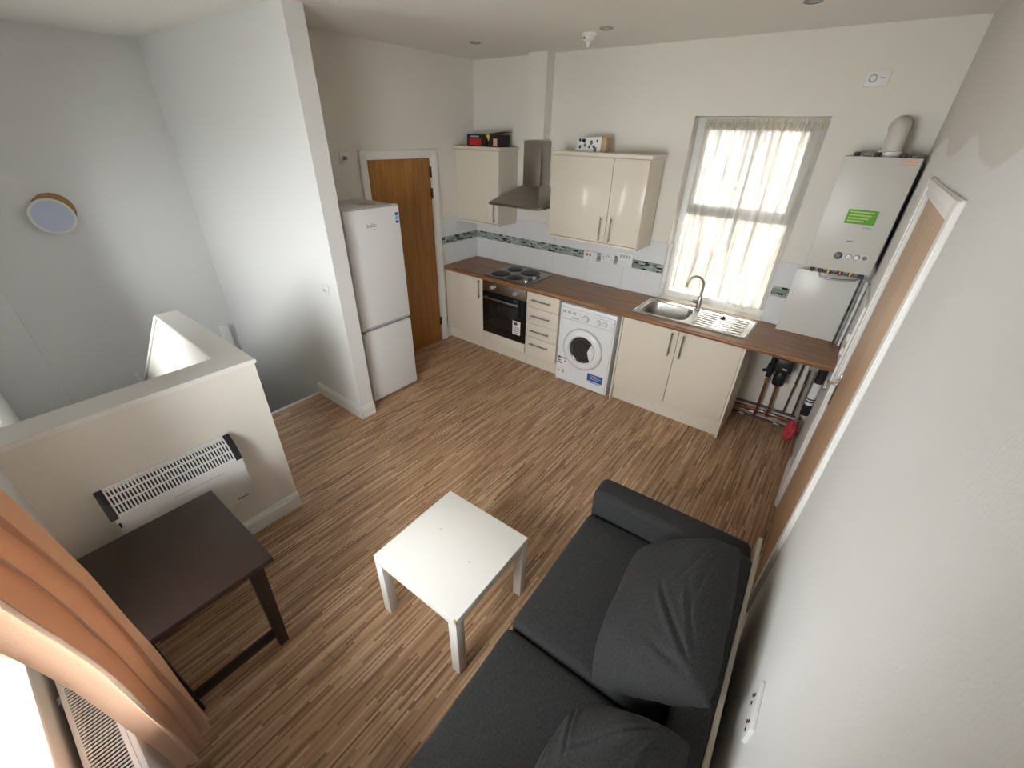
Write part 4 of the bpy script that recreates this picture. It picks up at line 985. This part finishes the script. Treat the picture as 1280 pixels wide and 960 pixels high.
CREASE = {}
for sd_, sets in ((1.7, ((-.88, .85, (-8, -27, -44, -66), .62), (.9, .9, (200, 222, 250), .5))), (5.2, ((-.9, .88, (-12, -33, -58), .6), (-.9, -.8, (20, 42), .5)))):
    # soft folds fanning out from the pulled corners of the cover
    rc = random.Random(int(sd_*10)); CREASE[sd_] = []
    for cu0, cv0, angs, reach in sets:
        for a_ in angs:
            t_a = math.radians(a_); rr_ = reach*(.8+.4*rc.random())
            CREASE[sd_].append((cu0+math.cos(t_a)*rr_, cv0+math.sin(t_a)*rr_, t_a, rr_*.85, .040+.025*rc.random(), .030+.03*rc.random()))
def pillow(L_, W_, T_, seed, nu=90, nv=70):
    bm = B(); top = {}; bot = {}
    for i in range(nu+1):
        for j in range(nv+1):
            u = -1+2*i/nu; v = -1+2*j/nv
            pinch = 1-.10*(1-abs(u)**3)*abs(v)**2*0-.07*(1-u*u)*(abs(v)**3)-.0
            pin2 = 1-.06*(1-v*v)*(abs(u)**3)
            x = L_/2*u*pin2; y = W_/2*v*pinch
            e = (max(0, 1-abs(u)**3.2)*max(0, 1-abs(v)**3.2))**.55
            q = Vector((u*1.6+seed, v*1.6, seed*.37)); wr = noise.noise(q*1.1)*.16
            rid = 0
            for cu_, cv_, th, ln_, wd_, dp_ in CREASE[seed]:
                du, dv = u-cu_, v-cv_; al = du*math.cos(th)+dv*math.sin(th); ac = -du*math.sin(th)+dv*math.cos(th)+.10*al*al
                rid += 1.6*dp_*(math.exp(-((ac-wd_)/wd_)**2)-1.1*math.exp(-(ac/wd_)**2)+.7*math.exp(-((ac+wd_)/wd_)**2))*math.exp(-(al/ln_)**4)
            cr = 1-.11*(u*u*v*v); x *= cr; y *= cr
            h = T_/2*e*(1+wr*.75+rid)
            wob = .010*noise.noise(Vector((u*5, v*5, seed)))*(1-e)
            rim = i in (0, nu) or j in (0, nv)
            p = Vector((x, y, h+wob)); p2 = Vector((x, y, -T_/2*e*(.32+.1*noise.noise(q*2))+wob))
            a = bm.verts.new(p); top[i, j] = a; bot[i, j] = a if rim else bm.verts.new(p2)
    for i in range(nu):
        for j in range(nv):
            bm.faces.new((top[i, j], top[i+1, j], top[i+1, j+1], top[i, j+1]))
            f = [bot[i, j], bot[i, j+1], bot[i+1, j+1], bot[i+1, j]]
            if len(set(f)) == 4: bm.faces.new(f)
    return bm
CUSH = sofa_mat()
def place_pillow(seed, L_, W_, T_, c, tilt, rz, label):
    bm = pillow(L_, W_, T_, seed)
    # local: x = length, y = up the lean, z = thickness towards the sitter
    M = Matrix.Translation(c) @ Matrix.Rotation(rz, 4, 'Z') @ Matrix.Rotation(-PI/2, 4, 'Z') @ Matrix.Rotation(tilt, 4, 'X')
    bm.transform(M)
    o = obj('back_cushion', bm, CUSH); return tag(o, label, 'cushion')
place_pillow(1.7, .76, .50, .31, (3.528, -2.815, .630), math.radians(38), SA+.05, 'large crumpled charcoal cushion leaning beside the sofa arm by the door')
place_pillow(5.2, .66, .44, .30, (3.572, -3.55, .622), math.radians(40), SA-.02, 'large crumpled charcoal cushion leaning on the sofa farther from the door')

# ================================================================== outside
struct('ground_outside', bx(-20, 24, -24, 20, -3.2, -3.1), ROADM, 'paved ground outside', 'ground')
nb_ = thing('neighbour_house', 'pale rendered house seen through the kitchen window', 'building', (3.0, 5, -3.1))
obj('wall', bx(-7, 12, 5, 6, -3.1, 5.6), FACADE, nb_); obj('roof', prism(B(), [(4.7, 5.6), (6.3, 5.6), (6.3, 6.8)], 'x', -7.2, 12.2), BRICKP, nb_)
for x in (-1.2, .9, 3.0, 5.1):
    f = obj('window', bx(x, x+1.2, 4.93, 5.0, 1.5, 2.9), WHITEP, nb_); obj('pane', bx(x+.08, x+1.12, 4.91, 4.93, 1.58, 2.82), mat('far_pane', (.22, .23, .24, 1), .2), f)
